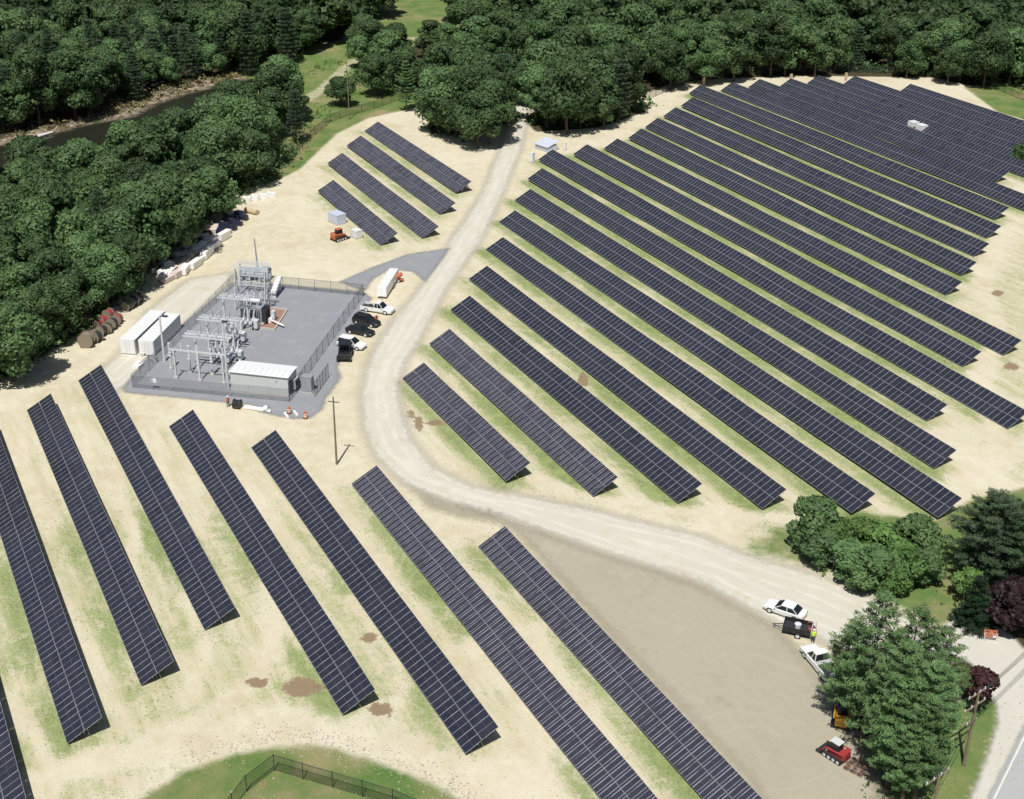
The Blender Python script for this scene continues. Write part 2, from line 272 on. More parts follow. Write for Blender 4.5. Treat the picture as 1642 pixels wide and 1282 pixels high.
# grass between the rows
def rowzone(keys,front,amp,st):
    global grass,straw
    for k in keys:
        x0,x1,y,_,__=ROWS[k]
        u=sm(X-x0+2,5)*sm(x1+3-X,5); v=Y-y
        band=np.exp(-((v+.9)/1.5)**2)+.75*np.exp(-((v-1.8)/2.0)**2)+front*np.exp(-((v+3.2)/1.3)**2)
        grass=np.maximum(grass,u*band*amp); straw=np.maximum(straw,u*np.exp(-((v-.5)/4.6)**4)*st)
rowzone(['R%d'%i for i in range(1,23)],.2,.72,.75); rowzone(['S1','S2','S3','S4'],.2,.5,.6); rowzone(['Z','A','B','C','D','E','F','G'],.25,.72,.5)
left=zone([(-100,930),(60,820),(200,800),(380,830),(560,900),(700,1000),(830,1180),(900,1282),(900,1400),(700,1400),(640,1230),(560,1190),(430,1185),(330,1205),(230,1260),(180,1400),(-100,1400)],14)
grass*=1-.75*zone([(-150,560),(200,560),(420,650),(600,720),(560,860),(420,840),(200,800),(60,810),(-150,900)],12)
grass=np.maximum(grass,left*.42); straw=np.maximum(straw,left*.6)
for (a,b,r,am) in ((20,1060,60,.6),(30,1190,50,.6),(260,1090,26,.8),(140,1190,34,.7),(350,1010,30,.55),(820,765,34,.8),(420,1130,30,.45),(280,980,80,.25),(800,1240,40,.3),(1090,790,25,.45),(1500,600,30,.5),(1575,595,35,.6),(1590,470,40,.35),(1570,700,60,.35),(1620,760,40,.3),(1250,850,50,.55),(1300,870,50,.5),(1210,880,30,.5),(1475,500,40,.3),(1430,900,60,.4),(1540,910,60,.45),(1600,970,50,.5),(1250,815,30,.5),(1400,830,40,.4),(960,805,25,.3),(1000,430,10,.2),(640,1090,40,.4),(90,860,50,.4),(680,990,40,.2),(545,390,22,.35),(760,345,20,.3)):
    c=G(a,b); e=G(a+r,b); R_=(e-c).length; D=np.hypot((X-c.x)/1.6,(Y-c.y)); grass=np.maximum(grass,am*np.exp(-(D/R_)**2))
right=zone([(1480,600),(1640,330),(1800,300),(1800,800),(1560,790),(1640,700)],10); straw=np.maximum(straw,right*.6); grass=np.maximum(grass,right*.36)
grass*=1-.8*zone([(1500,850),(1550,700),(1600,790),(1540,830)],4)
trk=zone([(300,1215),(430,1150),(560,1165),(700,1215),(840,1240),(860,1000),(900,1100),(880,1320),(760,1310),(600,1222),(440,1190)],6); grass*=1-.7*trk; straw*=1-.8*trk
meadow=np.maximum(meadow,.62*zone([(1172,880),(1230,842),(1300,828),(1330,900),(1345,928),(1250,905)],5)); meadow=np.maximum(meadow,zone([(755,70),(770,20),(850,20),(850,80),(800,90)],4))
def band(pts,w):
    Q=W2(pts); best=np.full(X.shape,1e9)
    for (ax,ay),(bx,by) in zip(Q[:-1],Q[1:]):
        dx,dy=bx-ax,by-ay; tt=np.clip(((X-ax)*dx+(Y-ay)*dy)/(dx*dx+dy*dy+1e-9),0,1); best=np.minimum(best,np.hypot(X-ax-tt*dx,Y-ay-tt*dy))
    return np.clip(1.25-best/w,0,1)
lanes=np.zeros_like(X)
for pts,w_,k_ in (([(40,1262),(150,1222),(300,1192),(420,1150),(520,1180),(640,1218),(760,1246),(845,1222),(868,1170),(835,1110),(760,1040)],2.2,1),([(430,940),(445,1010),(410,1090),(330,1150),(240,1190)],1.6,.8),([(300,1130),(330,1040),(300,960)],1.2,.6),([(560,1160),(650,1120),(640,1050),(560,960)],1.3,.6),([(0,1120),(60,1190),(90,1260),(60,1300)],1.3,.7),([(860,1010),(900,1100),(930,1200),(990,1282)],1.4,.5),
    ([(1400,860),(1500,862),(1560,830),(1580,780),(1545,720),(1500,700)],2.0,.9),([(1600,380),(1575,450),(1600,540),(1570,620),(1600,700),(1590,780)],2.0,.8),([(860,770),(960,805),(1100,822),(1260,832),(1400,850)],1.8,.8),([(1560,600),(1600,640),(1642,650)],1.6,.8),([(180,750),(220,860),(190,960),(230,1040)],1.0,.6),([(60,880),(110,1000),(170,1100),(200,1180)],1.0,.5)): lanes=np.maximum(lanes,band(pts,w_)*k_)
patch=.5+.5*np.sin(X*.19+2.2*np.sin(Y*.11))*np.sin(Y*.16+1.7*np.sin(X*.13)); patch=.62+.55*patch
grass*=1.12*patch*(1-.85*lanes); straw*=(1-.9*lanes)*(.6+.4*patch)
mud=np.zeros_like(X)
for (a,b,rx,ry) in ((752,812,24,9),(790,822,28,8),(485,1103,34,16),(610,1138,20,12),(412,1095,17,10),(592,1022,14,8),(700,679,14,5),(672,680,8,14),(658,665,7,8),(935,610,9,12),(1622,588,12,7),(1600,470,10,5),(560,408,0,0)):
    if not rx: continue
    c=G(a,b); ex=(G(a+rx,b)-c).xy; ey=(G(a,b-ry)-c).xy; A=np.linalg.inv(np.array([[ex.x,ey.x],[ex.y,ey.y]])); U=A[0,0]*(X-c.x)+A[0,1]*(Y-c.y); V_=A[1,0]*(X-c.x)+A[1,1]*(Y-c.y)
    mud=np.maximum(mud,np.clip(1.5-np.hypot(U,V_),0,1))
mud=np.maximum(mud,.36*zone([(360,1290),(425,1225),(445,1218),(640,1300),(640,1400),(360,1400)],1.5)); mud=np.maximum(mud,.55*zone([(395,255),(450,220),(520,190),(530,200),(480,262),(440,290)],3)); mud=np.maximum(mud,.45*zone([(1475,1160),(1530,1130),(1545,1150),(1500,1250),(1440,1290),(1430,1260)],1.5))
for n_,a_ in (('grass',grass*farm),('straw',straw*farm),('duff',duff),('meadow',meadow),('mud',mud)): setattrf(me,n_,a_)
# grass tufts and stones with real height; nobody could count them
def tuftmat():
    m,t,p,g=newmat('tuft_grass'); p.inputs['Roughness'].default_value=.8; t.links.new(g.mix(g.noise(.8,4),(.19,.25,.09),(.42,.43,.22)),p.inputs['Base Color']); return m
def scatter_cover():
    rng=np.random.default_rng(3); A=(grass*farm*.9+meadow*.25*(X>-330)).ravel(); fine=((X>-300)&(X<-60)&(Y>-12)&(Y<270)).ravel(); A=np.where(fine,np.clip(A-.12,0,1),0)
    patch=.5+.5*np.sin(X.ravel()*.7+3*np.sin(Y.ravel()*.31))*np.sin(Y.ravel()*.83+2*np.sin(X.ravel()*.23)); A=A*patch**2
    idx=rng.choice(len(A),100000,p=A/A.sum()); P=np.stack([X.ravel()[idx]+rng.uniform(-.4,.4,len(idx)),Y.ravel()[idx]+rng.uniform(-.4,.4,len(idx)),rng.uniform(0,.07,len(idx))],1)
    n=len(P); a=rng.uniform(0,6.28,n); s=rng.uniform(.03,.09,n); u=np.stack([np.cos(a)*s,np.sin(a)*s,np.zeros(n)],1); v=np.stack([-np.sin(a)*s*.5,np.cos(a)*s*.5,s*1.0],1)
    V=np.stack([P-u,P+u,P+u*.6+v,P-u*.6+v],1).reshape(-1,3); me_=npmesh('grass_tufts',V,np.arange(4*n).reshape(-1,4),[tuftmat()]); o=bpy.data.objects.new('grass_tufts',me_); C.objects.link(o); tag(o,'tufts of grass and weeds scattered between the panel rows','grass',kind='stuff')
    # stones
    n=5200; k=rng.random(n); Q=np.stack([rng.uniform(-290,-75,n),rng.uniform(-5,270,n)],1)
    for i,(ln,m) in enumerate(((((300,1215),(440,1180),(560,1195),(700,1250),(760,1290)),900),(((60,575),(190,480),(262,430),(385,330)),500),(((700,812),(900,880),(1180,975),(1290,1040),(1390,1220)),700),(((640,640),(700,760),(860,790),(1130,850)),300))):
        L=np.array([G(*q)[:2] for q in ln]); tt=rng.random(m)*(len(L)-1); j=tt.astype(int); b0=sum((900,500,700,300)[:i]); Q[b0:b0+m]=L[j]+(L[j+1]-L[j])*(tt-j)[:,None]+rng.normal(size=(m,2))*1.1
    r=rng.uniform(.04,.13,n)**1.0; base=np.array([(1,0,0),(0,1,0),(-1,0,0),(0,-1,0),(0,0,.7)]); V=(Q[:,None,:].repeat(5,1)); V=np.concatenate([V,np.zeros((n,5,1))],2)+base[None]*r[:,None,None]*rng.uniform(.6,1.4,(n,5,1)); F=np.array([(0,1,4),(1,2,4),(2,3,4),(3,0,4)]); F=(F[None]+np.arange(n)[:,None,None]*5).reshape(-1,3)
    me_=npmesh('loose_stones',V.reshape(-1,3),F,[pbr('stone',(.33,.30,.25),.9,var=.35,scale=.7)]); o=bpy.data.objects.new('loose_stones',me_); C.objects.link(o); tag(o,'loose stones and clods scattered over the bare ground','stones',kind='stuff')
scatter_cover()
# ------------------------------------------------------------ solar rows
m_glass,t,p,g=newmat('pv_glass'); p.inputs['Roughness'].default_value=.16; p.inputs['IOR'].default_value=1.45; p.inputs['Specular IOR Level'].default_value=.5
uv=nn(t,'ShaderNodeUVMap'); sx=nn(t,'ShaderNodeSeparateXYZ'); t.links.new(uv.outputs[0],sx.inputs[0])
def gl(s,n,wd): # thin line every 1/n
    f=g.math('FRACT',g.math('MULTIPLY',s,n)); d=g.math('ABSOLUTE',g.math('SUBTRACT',f,.5)); return g.math('GREATER_THAN',d,.5-wd)
lines=g.math('MAXIMUM',gl(sx.outputs[0],6,.035),gl(sx.outputs[1],12,.035)); mid=g.math('LESS_THAN',g.math('ABSOLUTE',g.math('SUBTRACT',sx.outputs[1],.5)),.012)
oi=nn(t,'ShaderNodeObjectInfo'); at=g.attr('tint'); n=g.noise(.35,3)
base=g.mix(g.ramp(n,.3,.7),(.016,.018,.030),(.028,.030,.044)); base=g.mix(g.math('MULTIPLY',lines,.35),base,(.10,.11,.14)); base=g.mix(g.math('MULTIPLY',mid,.7),base,(.09,.10,.12))
base=g.mix(g.math('MULTIPLY',oi.outputs['Random'],.55),base,(.030,.034,.048)); t.links.new(base,p.inputs['Base Color'])
m_glass2=m_glass.copy(); m_glass2.name='pv_glass_striped_glare'; t=m_glass2.node_tree; g=NG(t); p=t.nodes['Principled BSDF']; sx=[n for n in t.nodes if n.type=='SEPXYZ'][0]
l0=p.inputs['Base Color'].links[0].from_socket; st=g.math('LESS_THAN',g.math('ABSOLUTE',g.math('SUBTRACT',sx.outputs[0],.34)),.045); b2=g.mix(.55,l0,(.052,.050,.066)); t.links.new(g.mix(g.math('MULTIPLY',st,g.ramp(g.noise(.5,4,.6),.25,.6)),b2,(.34,.34,.40)),p.inputs['Base Color'])  # purple-grey base paints glare into the glass colour; pale stripe down each module
m_frame=pbr('aluminium_frame',(.38,.39,.44),.5,.2,.08); m_back=pbr('backsheet',(.10,.10,.11),.7); m_steel=pbr('galvanised_steel',(.42,.43,.44),.45,.7,.15)
GW=.016 # gap
def module_arrays(cols,rows_lo_hi,dz=None,jit=None):
    "cols: list of column offsets; returns verts, faces, material index, uvs for all modules in row space (x along row, y up slope)"
    V=[];F=[];MI=[];UV=[]; fr=.021; th=.04; w2=(CW-GW)/2; L=(PW-.03)/2
    for i,(cx,lv) in enumerate(cols):
        y0=0 if lv==0 else PW-L; y1=y0+L; x0=cx-w2; x1=cx+w2; b=len(V)
        z0,z1=(0,0) if dz is None else dz[i]
        def zz(x): return z0+(z1-z0)*(x-x0)/(x1-x0)
        P=[(x0,y0),(x1,y0),(x1,y1),(x0,y1)]; Q=[(x0+fr,y0+fr),(x1-fr,y0+fr),(x1-fr,y1-fr),(x0+fr,y1-fr)]
        V+=[(x,y,zz(x)) for x,y in P]+[(x,y,zz(x)) for x,y in Q]+[(x,y,zz(x)-th) for x,y in P]
        f=[(4,5,6,7)]+[(k,(k+1)%4,4+(k+1)%4,4+k) for k in range(4)]+[(8+k,8+(k+1)%4,(k+1)%4,k) for k in range(4)]+[(11,10,9,8)]
        F+=[tuple(b+j for j in q) for q in f]; MI+=[0]+[1]*8+[2]
        UV+=[(0,0),(1,0),(1,1),(0,1)]+[(0,0)]*36
    return V,F,MI,UV
def module_mesh(cols,dz=None,name='solar_module',gl_=None):
    V,F,MI,UV=module_arrays(cols,None,dz); me=npmesh(name,V,np.array(F),[gl_ or m_glass,m_frame,m_back],MI)
    u=me.uv_layers.new(name='UVMap'); u.data.foreach_set('uv',np.array(UV,np.float32).ravel()); return me
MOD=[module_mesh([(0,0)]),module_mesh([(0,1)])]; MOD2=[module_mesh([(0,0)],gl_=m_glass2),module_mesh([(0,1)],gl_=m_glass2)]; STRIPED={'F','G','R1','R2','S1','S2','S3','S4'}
postm=MB().cyl((0,0,-1),(0,0,0),.07,m_steel,n=6)
ROWLAB={}
ordn=['first','second','third','fourth','fifth','sixth','seventh','eighth','ninth','tenth','eleventh','twelfth','thirteenth','fourteenth','fifteenth','sixteenth','seventeenth','eighteenth','nineteenth','twentieth','twenty-first','twenty-second']
for i in range(22): ROWLAB['R%d'%(i+1)]=('row of dark solar panels, %s from the road bend in the large right-hand array'%ordn[i],'rows of the large right-hand solar array')
ROWLAB['R1']=('short glare-greyed row of solar panels nearest the road bend in the large right-hand array','rows of the large right-hand solar array')
ROWLAB['R22']=('farthest solar panel row of the large array, along the sand pile and trees','rows of the large right-hand solar array')
for k,n_ in zip('ZABCDEFG',('cut-off solar panel row in the bottom left corner of the photo','steep solar panel row starting at the left photo edge, beside a dark shadow strip','solar panel row second left of the storage containers, in front of the wood','solar panel row starting just below the white storage containers','solar panel row starting below the left part of the substation fence','solar panel row starting below the white control building, ending by mud patches','long solar panel row starting just right of the lone wooden utility pole base','pale-lined solar panel row along the bare tan field')): ROWLAB[k]=(n_,'rows of the lower left solar array')
for k,n_ in zip(('S1','S2','S3','S4'),('shortest row of the small array, behind the white boxes and orange machine','second row of the small upper left array, behind the shortest one','third row of the small upper left array, its left end beside the grass verge','farthest row of the small upper left array, nearest the big round trees')): ROWLAB[k]=(n_,'rows of the small upper left solar array')
for k,(x0,x1,y,z0,z1) in ROWS.items():
    nc=int(round((x1-x0)/CW)); lab,grp=ROWLAB[k]; rr=random.Random(k)
    root=empty('solar_panel_row',(x1,y,0),0,lab,'solar panels',grp)
    ph=rr.uniform(0,6); 
    def hz(x):
        s=(x-x0)/(x1-x0); return H0+z0+(z1-z0)*s+.07*math.sin(x*.13+ph)*math.sin(math.pi*s)+.05*math.sin(x*.31+2*ph)*math.sin(math.pi*s)
    # 13-column tables give the slight kinks
    xb=[x1-CW*13*j for j in range(nc//13+2)]
    def ht(x):
        j=int((x1-x)/(CW*13)); a,b=xb[j],xb[min(j+1,len(xb)-1)]
        if a==b: return hz(x)
        return hz(a)+(hz(b)-hz(a))*(x-a)/(b-a)
    ca,sa=math.cos(TAU),math.sin(TAU); allc=[(x1-(j+.5)*CW,lv) for j in range(nc) for lv in (0,1)]
    near=allc[:100]; far=allc[100:]
    if k=='F': near=allc[8:108]; far=allc[:8]+allc[108:]
    if k=='G': near=allc[8:108]; far=allc[:8]+allc[108:]
    for cx,lv in near:
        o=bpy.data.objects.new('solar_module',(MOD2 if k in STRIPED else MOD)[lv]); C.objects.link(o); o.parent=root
        o.location=(cx-x1,rr.uniform(-.004,.004),ht(cx)+rr.uniform(-.004,.004)); sl=(ht(cx+.5)-ht(cx-.5))
        o.rotation_euler=(TAU+rr.gauss(0,.0035),-sl+rr.gauss(0,.003),0)
    if far:
        dz=[]; cols=[]
        for cx,lv in far: cols.append((cx-x1,lv)); e=rr.uniform(-.006,.006); dz.append((ht(cx-.5)+e,ht(cx+.5)+e))
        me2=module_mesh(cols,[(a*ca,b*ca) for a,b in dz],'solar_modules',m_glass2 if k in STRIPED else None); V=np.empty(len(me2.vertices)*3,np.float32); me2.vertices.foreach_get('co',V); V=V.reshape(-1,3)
        V2=V.copy(); V2[:,1]=V[:,1]*ca; h=V[:,2]; V2[:,2]=V[:,1]*sa+h/ca; me2.vertices.foreach_set('co',V2.ravel()); me2.update()
        o=bpy.data.objects.new('solar_modules',me2); C.objects.link(o); o.parent=root; o['kind']='stuff'
    # steel under the panels
    rk=MB()
    for s_ in (.55,1.45,2.55,3.45):
        for a,b in zip(xb[:-1],xb[1:]):
            b=max(b,x0+.02); 
            if a-b<.3: continue
            pa=(a-x1,s_*ca,ht(a-.01)+s_*sa-.1); pb=(b-x1,s_*ca,ht(b+.01)+s_*sa-.1); rk.cyl(pa,pb,.045,m_steel,n=4)
    rk.build('purlins',root)
    npst=max(3,int((x1-x0)/7.5)+1)
    for j in range(npst):
        x=x1-.9-(x1-x0-1.8)*j/(npst-1); zz=ht(x)
        a=MB(); a.cyl((0,2*ca,0),(0,2*ca,zz+2*sa-.2),.09,m_steel,n=6); a.cyl((0,.25*ca,zz+.25*sa-.17),(0,3.8*ca,zz+3.8*sa-.17),.06,m_steel,n=4); a.cyl((0,2*ca,.5),(0,3.1*ca,zz+3.1*sa-.2),.04,m_steel,n=4)
        a.build('support_post',root,loc=(x-x1,0,0))
# ------------------------------------------------------------ trees
def leafmat(name,c1,c2,hv=.25,rough=.6,trans=.25):
    m,t,p,g=newmat(name); oi=nn(t,'ShaderNodeObjectInfo'); n=g.noise(.45,4,.6); tn=g.attr('tint')
    f=g.math('ADD',g.math('MULTIPLY',n,.4),g.math('MULTIPLY',tn,.35)); f=g.math('ADD',f,g.math('MULTIPLY',oi.outputs['Random'],.35))
    col=g.mix(g.ramp(f,.25,.85),c1,c2)
    hs=nn(t,'ShaderNodeHueSaturation'); t.links.new(col,hs.inputs['Color']); t.links.new(g.math('ADD',g.math('MULTIPLY',oi.outputs['Random'],.03),.487),hs.inputs['Hue'])
    v=g.math('ADD',g.math('MULTIPLY',g.math('FRACT',g.math('MULTIPLY',oi.outputs['Random'],7.31)),hv*2),1-hv); t.links.new(v,hs.inputs['Value'])
    t.links.new(hs.outputs[0],p.inputs['Base Color']); p.inputs['Roughness'].default_value=rough; p.inputs['Specular IOR Level'].default_value=.3
    tl=nn(t,'ShaderNodeBsdfTranslucent'); t.links.new(hs.outputs[0],tl.inputs[0]); mx=nn(t,'ShaderNodeMixShader'); mx.inputs[0].default_value=trans
    t.links.new(p.outputs[0],mx.inputs[1]); t.links.new(tl.outputs[0],mx.inputs[2]); t.links.new(mx.outputs[0],t.nodes['Material Output'].inputs[0]); return m
m_leaf=leafmat('broad_leaves',(.058,.112,.045),(.155,.238,.095),.30,.6,.36); m_bright=leafmat('bright_leaves',(.065,.13,.033),(.16,.27,.075)); m_pine=leafmat('pine_needles',(.075,.14,.052),(.185,.285,.115),.12)
m_dpine=leafmat('dark_needles',(.045,.08,.042),(.10,.15,.08),.12)
m_spruce=leafmat('spruce_needles',(.018,.045,.022),(.04,.075,.035),.1); m_purple=leafmat('purple_leaves',(.022,.012,.016),(.05,.027,.034),.1); m_wine=leafmat('wine_leaves',(.035,.014,.018),(.085,.034,.04),.1)
m_bark=pbr('bark',(.09,.07,.055),.9,var=.3,scale=6,bump=.4); m_reed=leafmat('dry_brush',(.10,.085,.04),(.20,.17,.09),.1)
def cards(P,N,S,rng,asp=1.0):
    "quads at points P facing N with half size S"
    n=len(P); a=rng.normal(size=(n,3)); u=np.cross(N,a); u/=np.linalg.norm(u,axis=1)[:,None]+1e-9; v=np.cross(N,u); v/=np.linalg.norm(v,axis=1)[:,None]+1e-9
    S=S[:,None]; u*=S; v=v*S*asp; j=lambda:1+rng.uniform(-.35,.35,(n,1))
    V=np.stack([P-u*j()-v*j(),P+u*j()-v*j(),P+u*j()+v*j(),P-u*j()+v*j()],1).reshape(-1,3); return V
def crownmesh(name,mat,V,tint):
    F=np.arange(len(V)).reshape(-1,4); me=npmesh(name,V,F,[mat]); setattrf(me,'tint',np.repeat(tint,4)); return me
def unit(v): return v/(np.linalg.norm(v,axis=-1,keepdims=True)+1e-9)
def broad(seed,R=5.0,H=14.,z0=3.,nl=20,per=170,leaf=.30,mat=None,flat=1.0):
    rng=np.random.default_rng(seed); cz=(z0+H)/2; hz=(H-z0)/2*.95; P=[];N=[];T=[];S=[]
    for i in range(nl):
        ph=i*2.39996+rng.uniform(-.4,.4); el=rng.uniform(-.55,1.0) if i>2 else rng.uniform(.7,1); el=np.sin(el*np.pi/2)*flat
        rr=np.sqrt(max(0,1-min(1,abs(el))**2)); lr=R*rng.uniform(.30,.46); c=np.array([np.cos(ph)*rr*(R-lr*.75),np.sin(ph)*rr*(R-lr*.75),cz+el*(hz-lr*.7)])*np.array([1,1,1])
        m=int(per*(lr/(R*.38))**2); d=unit(rng.normal(size=(m,3))+np.array([0,0,.35])); out=unit(c-np.array([0,0,cz-hz*.3]))
        keep=(d@out)>-.45; d=d[keep]; m=len(d); rad=lr*(1-.28*rng.random(m)**1.5)*(1+.18*np.sin(d[:,0]*7+i)*np.sin(d[:,1]*6)*np.cos(d[:,2]*5))
        P.append(c+d*rad[:,None]*np.array([1,1,.85])); N.append(unit(d*.9+rng.normal(size=(m,3))*.45)); T.append(np.full(m,rng.random())*.7+rng.random(m)*.3); S.append(leaf*rng.uniform(.6,1.3,m))
    m=int(per*nl*.12); d=unit(rng.normal(size=(m,3))); P.append(np.array([0,0,cz])+d*np.array([R*.7,R*.7,hz*.7])*rng.random((m,1))**.5); N.append(unit(rng.normal(size=(m,3)))); T.append(rng.random(m)); S.append(np.full(m,leaf*1.4))
    P,N,T,S=map(np.concatenate,(P,N,T,S)); return crownmesh('crown',mat or m_leaf,cards(P,N,S,rng,.75),T)
def pine(seed,R=4.5,H=19.,z0=2.5,mat=None,step=1.05,dens=1.0,shape=0,tuft=.34):
    rng=np.random.default_rng(seed); P=[];N=[];T=[];z=z0; br=[]
    while z<H-.3:
        s=(z-z0)/(H-z0); L0=R*((1-s)**.62*(.45+.55*min(1,s*2.6+.1)) if shape==0 else (1-s)**.95); nb=int(rng.integers(6,9)) if shape==0 else 10
        for b in range(nb):
            a=b*2*np.pi/nb+rng.uniform(-.35,.35)+z*1.3; L=max(.35,L0*rng.uniform(.5,1.18)); rise=(.30-.25*(1-s))*rng.uniform(.6,1.4) if shape==0 else -.25
            br.append((z,a,L,rise)); nt_=max(3,int(L*3.4*dens))
            for q in range(nt_):
                u=(.25+.75*(q+rng.random())/nt_); x=L*u; lat=(1-u*.6)*L*.32*rng.uniform(-1,1); c=np.array([np.cos(a)*x-np.sin(a)*lat,np.sin(a)*x+np.cos(a)*lat,z+rise*x+ (.12*x*x/L if shape==0 else 0)])
                k=int(24*dens)+3; d=unit(rng.normal(size=(k,3))*.7+np.array([np.cos(a)*.7,np.sin(a)*.7,.35]))*np.array([1.5,1.5,.8 if shape else .55]); P.append(c+d*tuft*rng.uniform(.3,1.2,(k,1))); N.append(unit(np.cross(d,rng.normal(size=(k,3))))); T.append(np.full(k,rng.random()))
        z+=step*rng.uniform(.8,1.2)
    P,N,T=map(np.concatenate,(P,N,T)); me=crownmesh('crown',mat or m_pine,cards(P,unit(N*.8+np.array([0,0,1.0])),rng.uniform(.6,1.25,len(P))*tuft*.42,rng,.22),T); return me,br
def trunkmesh(H,r,seed,limbs=6,lz=.35):
    rng=random.Random(seed); b=MB(); x=y=0; pts=[(0,0,-.3)]
    for i in range(5): x+=rng.uniform(-.15,.15); y+=rng.uniform(-.15,.15); pts.append((x,y,H*(i+1)/5*.9))
    for i,(a,c) in enumerate(zip(pts[:-1],pts[1:])): b.cyl(a,c,r*(1-.17*i),m_bark,r*(1-.17*(i+1)),n=7)
    for i in range(limbs):
        a=i*2.4; z=H*(lz+.4*i/limbs); L=H*.22; b.cyl((0,0,z),(math.cos(a)*L,math.sin(a)*L,z+L*.8),r*.4,m_bark,r*.12,n=5)
    me=bpy.data.meshes.new('trunk'); me.from_pydata(b.v,[],b.f); me.materials.append(m_bark); me.update(); return me
BROAD=[(broad(11+i,R=R_,H=H_,z0=.9,nl=nl+4,per=290,leaf=.215),trunkmesh(H_*.85,.28,i)) for i,(R_,H_,nl) in enumerate([(5,14,22),(5.4,13,24),(4.4,15,20),(5.8,14.5,26),(4.8,12.5,20),(4.2,13.5,17)])]
def tree(proto,loc,s,rz,name,label,cat,group=None,sz=1):
    r=empty(name,loc,rz,label,cat,group); r.scale=(s,s,s*sz)
    for nm,me_ in zip(('crown','trunk'),proto):
        o=bpy.data.objects.new(nm,me_); C.objects.link(o); o.parent=r
    return r
def scatter(polys,spacing,seed,z=9.0,cut=()):
    rng=random.Random(seed); out=[]
    for P in polys:
        Q=np.array([G(*q,z)[:2] for q in P]); x0,y0=Q.min(0); x1,y1=Q.max(0); pts=[]; j=0; y=y0
        while y<y1:
            x=x0+(j%2)*spacing/2
            while x<x1: pts.append((x+rng.uniform(-.3,.3)*spacing,y+rng.uniform(-.3,.3)*spacing)); x+=spacing
            y+=spacing*.87; j+=1
        A=np.array(pts); S=sdist(A[:,0],A[:,1],Q); out+=[tuple(p) for p,s_ in zip(A,S) if s_>0]
    return out
NEARWOOD=[[(-220,330),(-120,285),(0,272),(60,262),(140,252),(230,228),(300,206),(370,182),(415,140),(450,128),(480,135),(488,160),(478,185),(447,198),(418,222),(382,250),(332,290),(277,332),(232,370),(192,403),(143,436),(95,472),(38,510),(-10,542),(-80,575),(-300,640),(-300,400)]]
FARLEFT=[[(-250,170),(-100,178),(0,162),(60,152),(130,136),(200,114),(250,92),(330,76),(390,70),(440,60),(490,45),(545,25),(600,0),(640,-30),(300,-60),(-300,-40),(-350,100)]]
FARRIGHT=[[(770,10),(830,30),(835,55),(850,75),(905,85),(960,80),(1020,85),(1060,100),(1110,88),(1200,75),(1350,72),(1480,74),(1560,88),(1660,95),(1800,110),(1850,20),(1700,-60),(740,-60),(720,-20)]]
MID=[[(700,115),(745,95),(800,95),(818,120),(815,150),(780,180),(715,178),(695,150)],[(860,100),(920,80),(1015,90),(1022,120),(1000,140),(940,155),(870,158),(855,130)]]
SOLO=[(590,60,12,5),(585,45,12,5),(622,85,13,6),(650,105,11,5),(600,110,12,5),(690,55,11,5.5),(715,60,10,4.5),(545,140,8,3.6),(635,70,12,5),(770,25,12,6),(790,62,12,6),(828,55,12,6),(765,50,11,5.5),(805,38,12,6),(800,18,12,6),(745,20,11,5),(575,75,10,4),(520,20,13,6),(480,40,12,5)]
trees=[]
for nm,pl,sp,sc_,lab,grp in (('broadleaf_tree',NEARWOOD,6.9,.98,'dark green broadleaf tree in the dense wood between river and yard','trees of the wood left of the yard'),
    ('broadleaf_tree',MID,6.3,1.12,'tall round broadleaf tree in the clumps flanking the top of the gravel road','trees flanking the top of the gravel road'),
    ('broadleaf_tree',FARLEFT,7.6,1.05,'broadleaf tree in the wood beyond the river, top left','trees beyond the river'),
    ('broadleaf_tree',FARRIGHT,7.8,1.1,'broadleaf tree in the wood behind the large solar array','trees behind the large array')):
    for x,y in scatter(pl,sp,hash(grp)%1000 if 0 else len(grp)): trees.append((x,y,sc_,lab,grp))
def infr(x,y,z=8):
    v=Vector((x,y,z))-Vector((0,0,CAMH)); zz=v.dot(_f); return abs(v.dot(_r2)/zz*FPX)<IW/2+25 and abs(v.dot(_d2)/zz*FPX)<IH/2+30
for (a_,b_) in [(i_*22+(i_*37%11)-60,(218-max(0,i_-2)*5.2-(i_%3)*5 if i_<20 else 120)) for i_ in range(20)]:
    q=G(a_,b_+(-10 if a_>200 else 0)); trees.append((q.x,q.y,.55+.07*(a_*7%5),'small bank tree standing over the sandy far river bank','trees on the far river bank'))
trees.sort(key=lambda q:math.hypot(q[0],q[1])); ind=[q for q in trees if infr(q[0],q[1])]; print('TREES',len(trees),len(ind))
DPN=[(lambda a:(a[0],trunkmesh(H_*.95,.25,140+i,0)))(pine(160+i,R=R_,H=H_,z0=1.5,mat=m_dpine,dens=.45,tuft=.5,step=.95)) for i,(R_,H_) in enumerate([(3.4,14.5),(3.0,13)])]
keep=set(map(id,ind[:290])); rt=random.Random(5); farV=[];farT=[]
FARP=[broad(50+i,R=5.2,H=13.5,z0=2.5,nl=18,per=80,leaf=.46) for i in range(3)]
FV=[]
for me_ in FARP:
    V=np.empty(len(me_.vertices)*3,np.float32); me_.vertices.foreach_get('co',V); T=np.empty(len(me_.vertices),np.float32); me_.attributes['tint'].data.foreach_get('value',T); FV.append((V.reshape(-1,3),T))
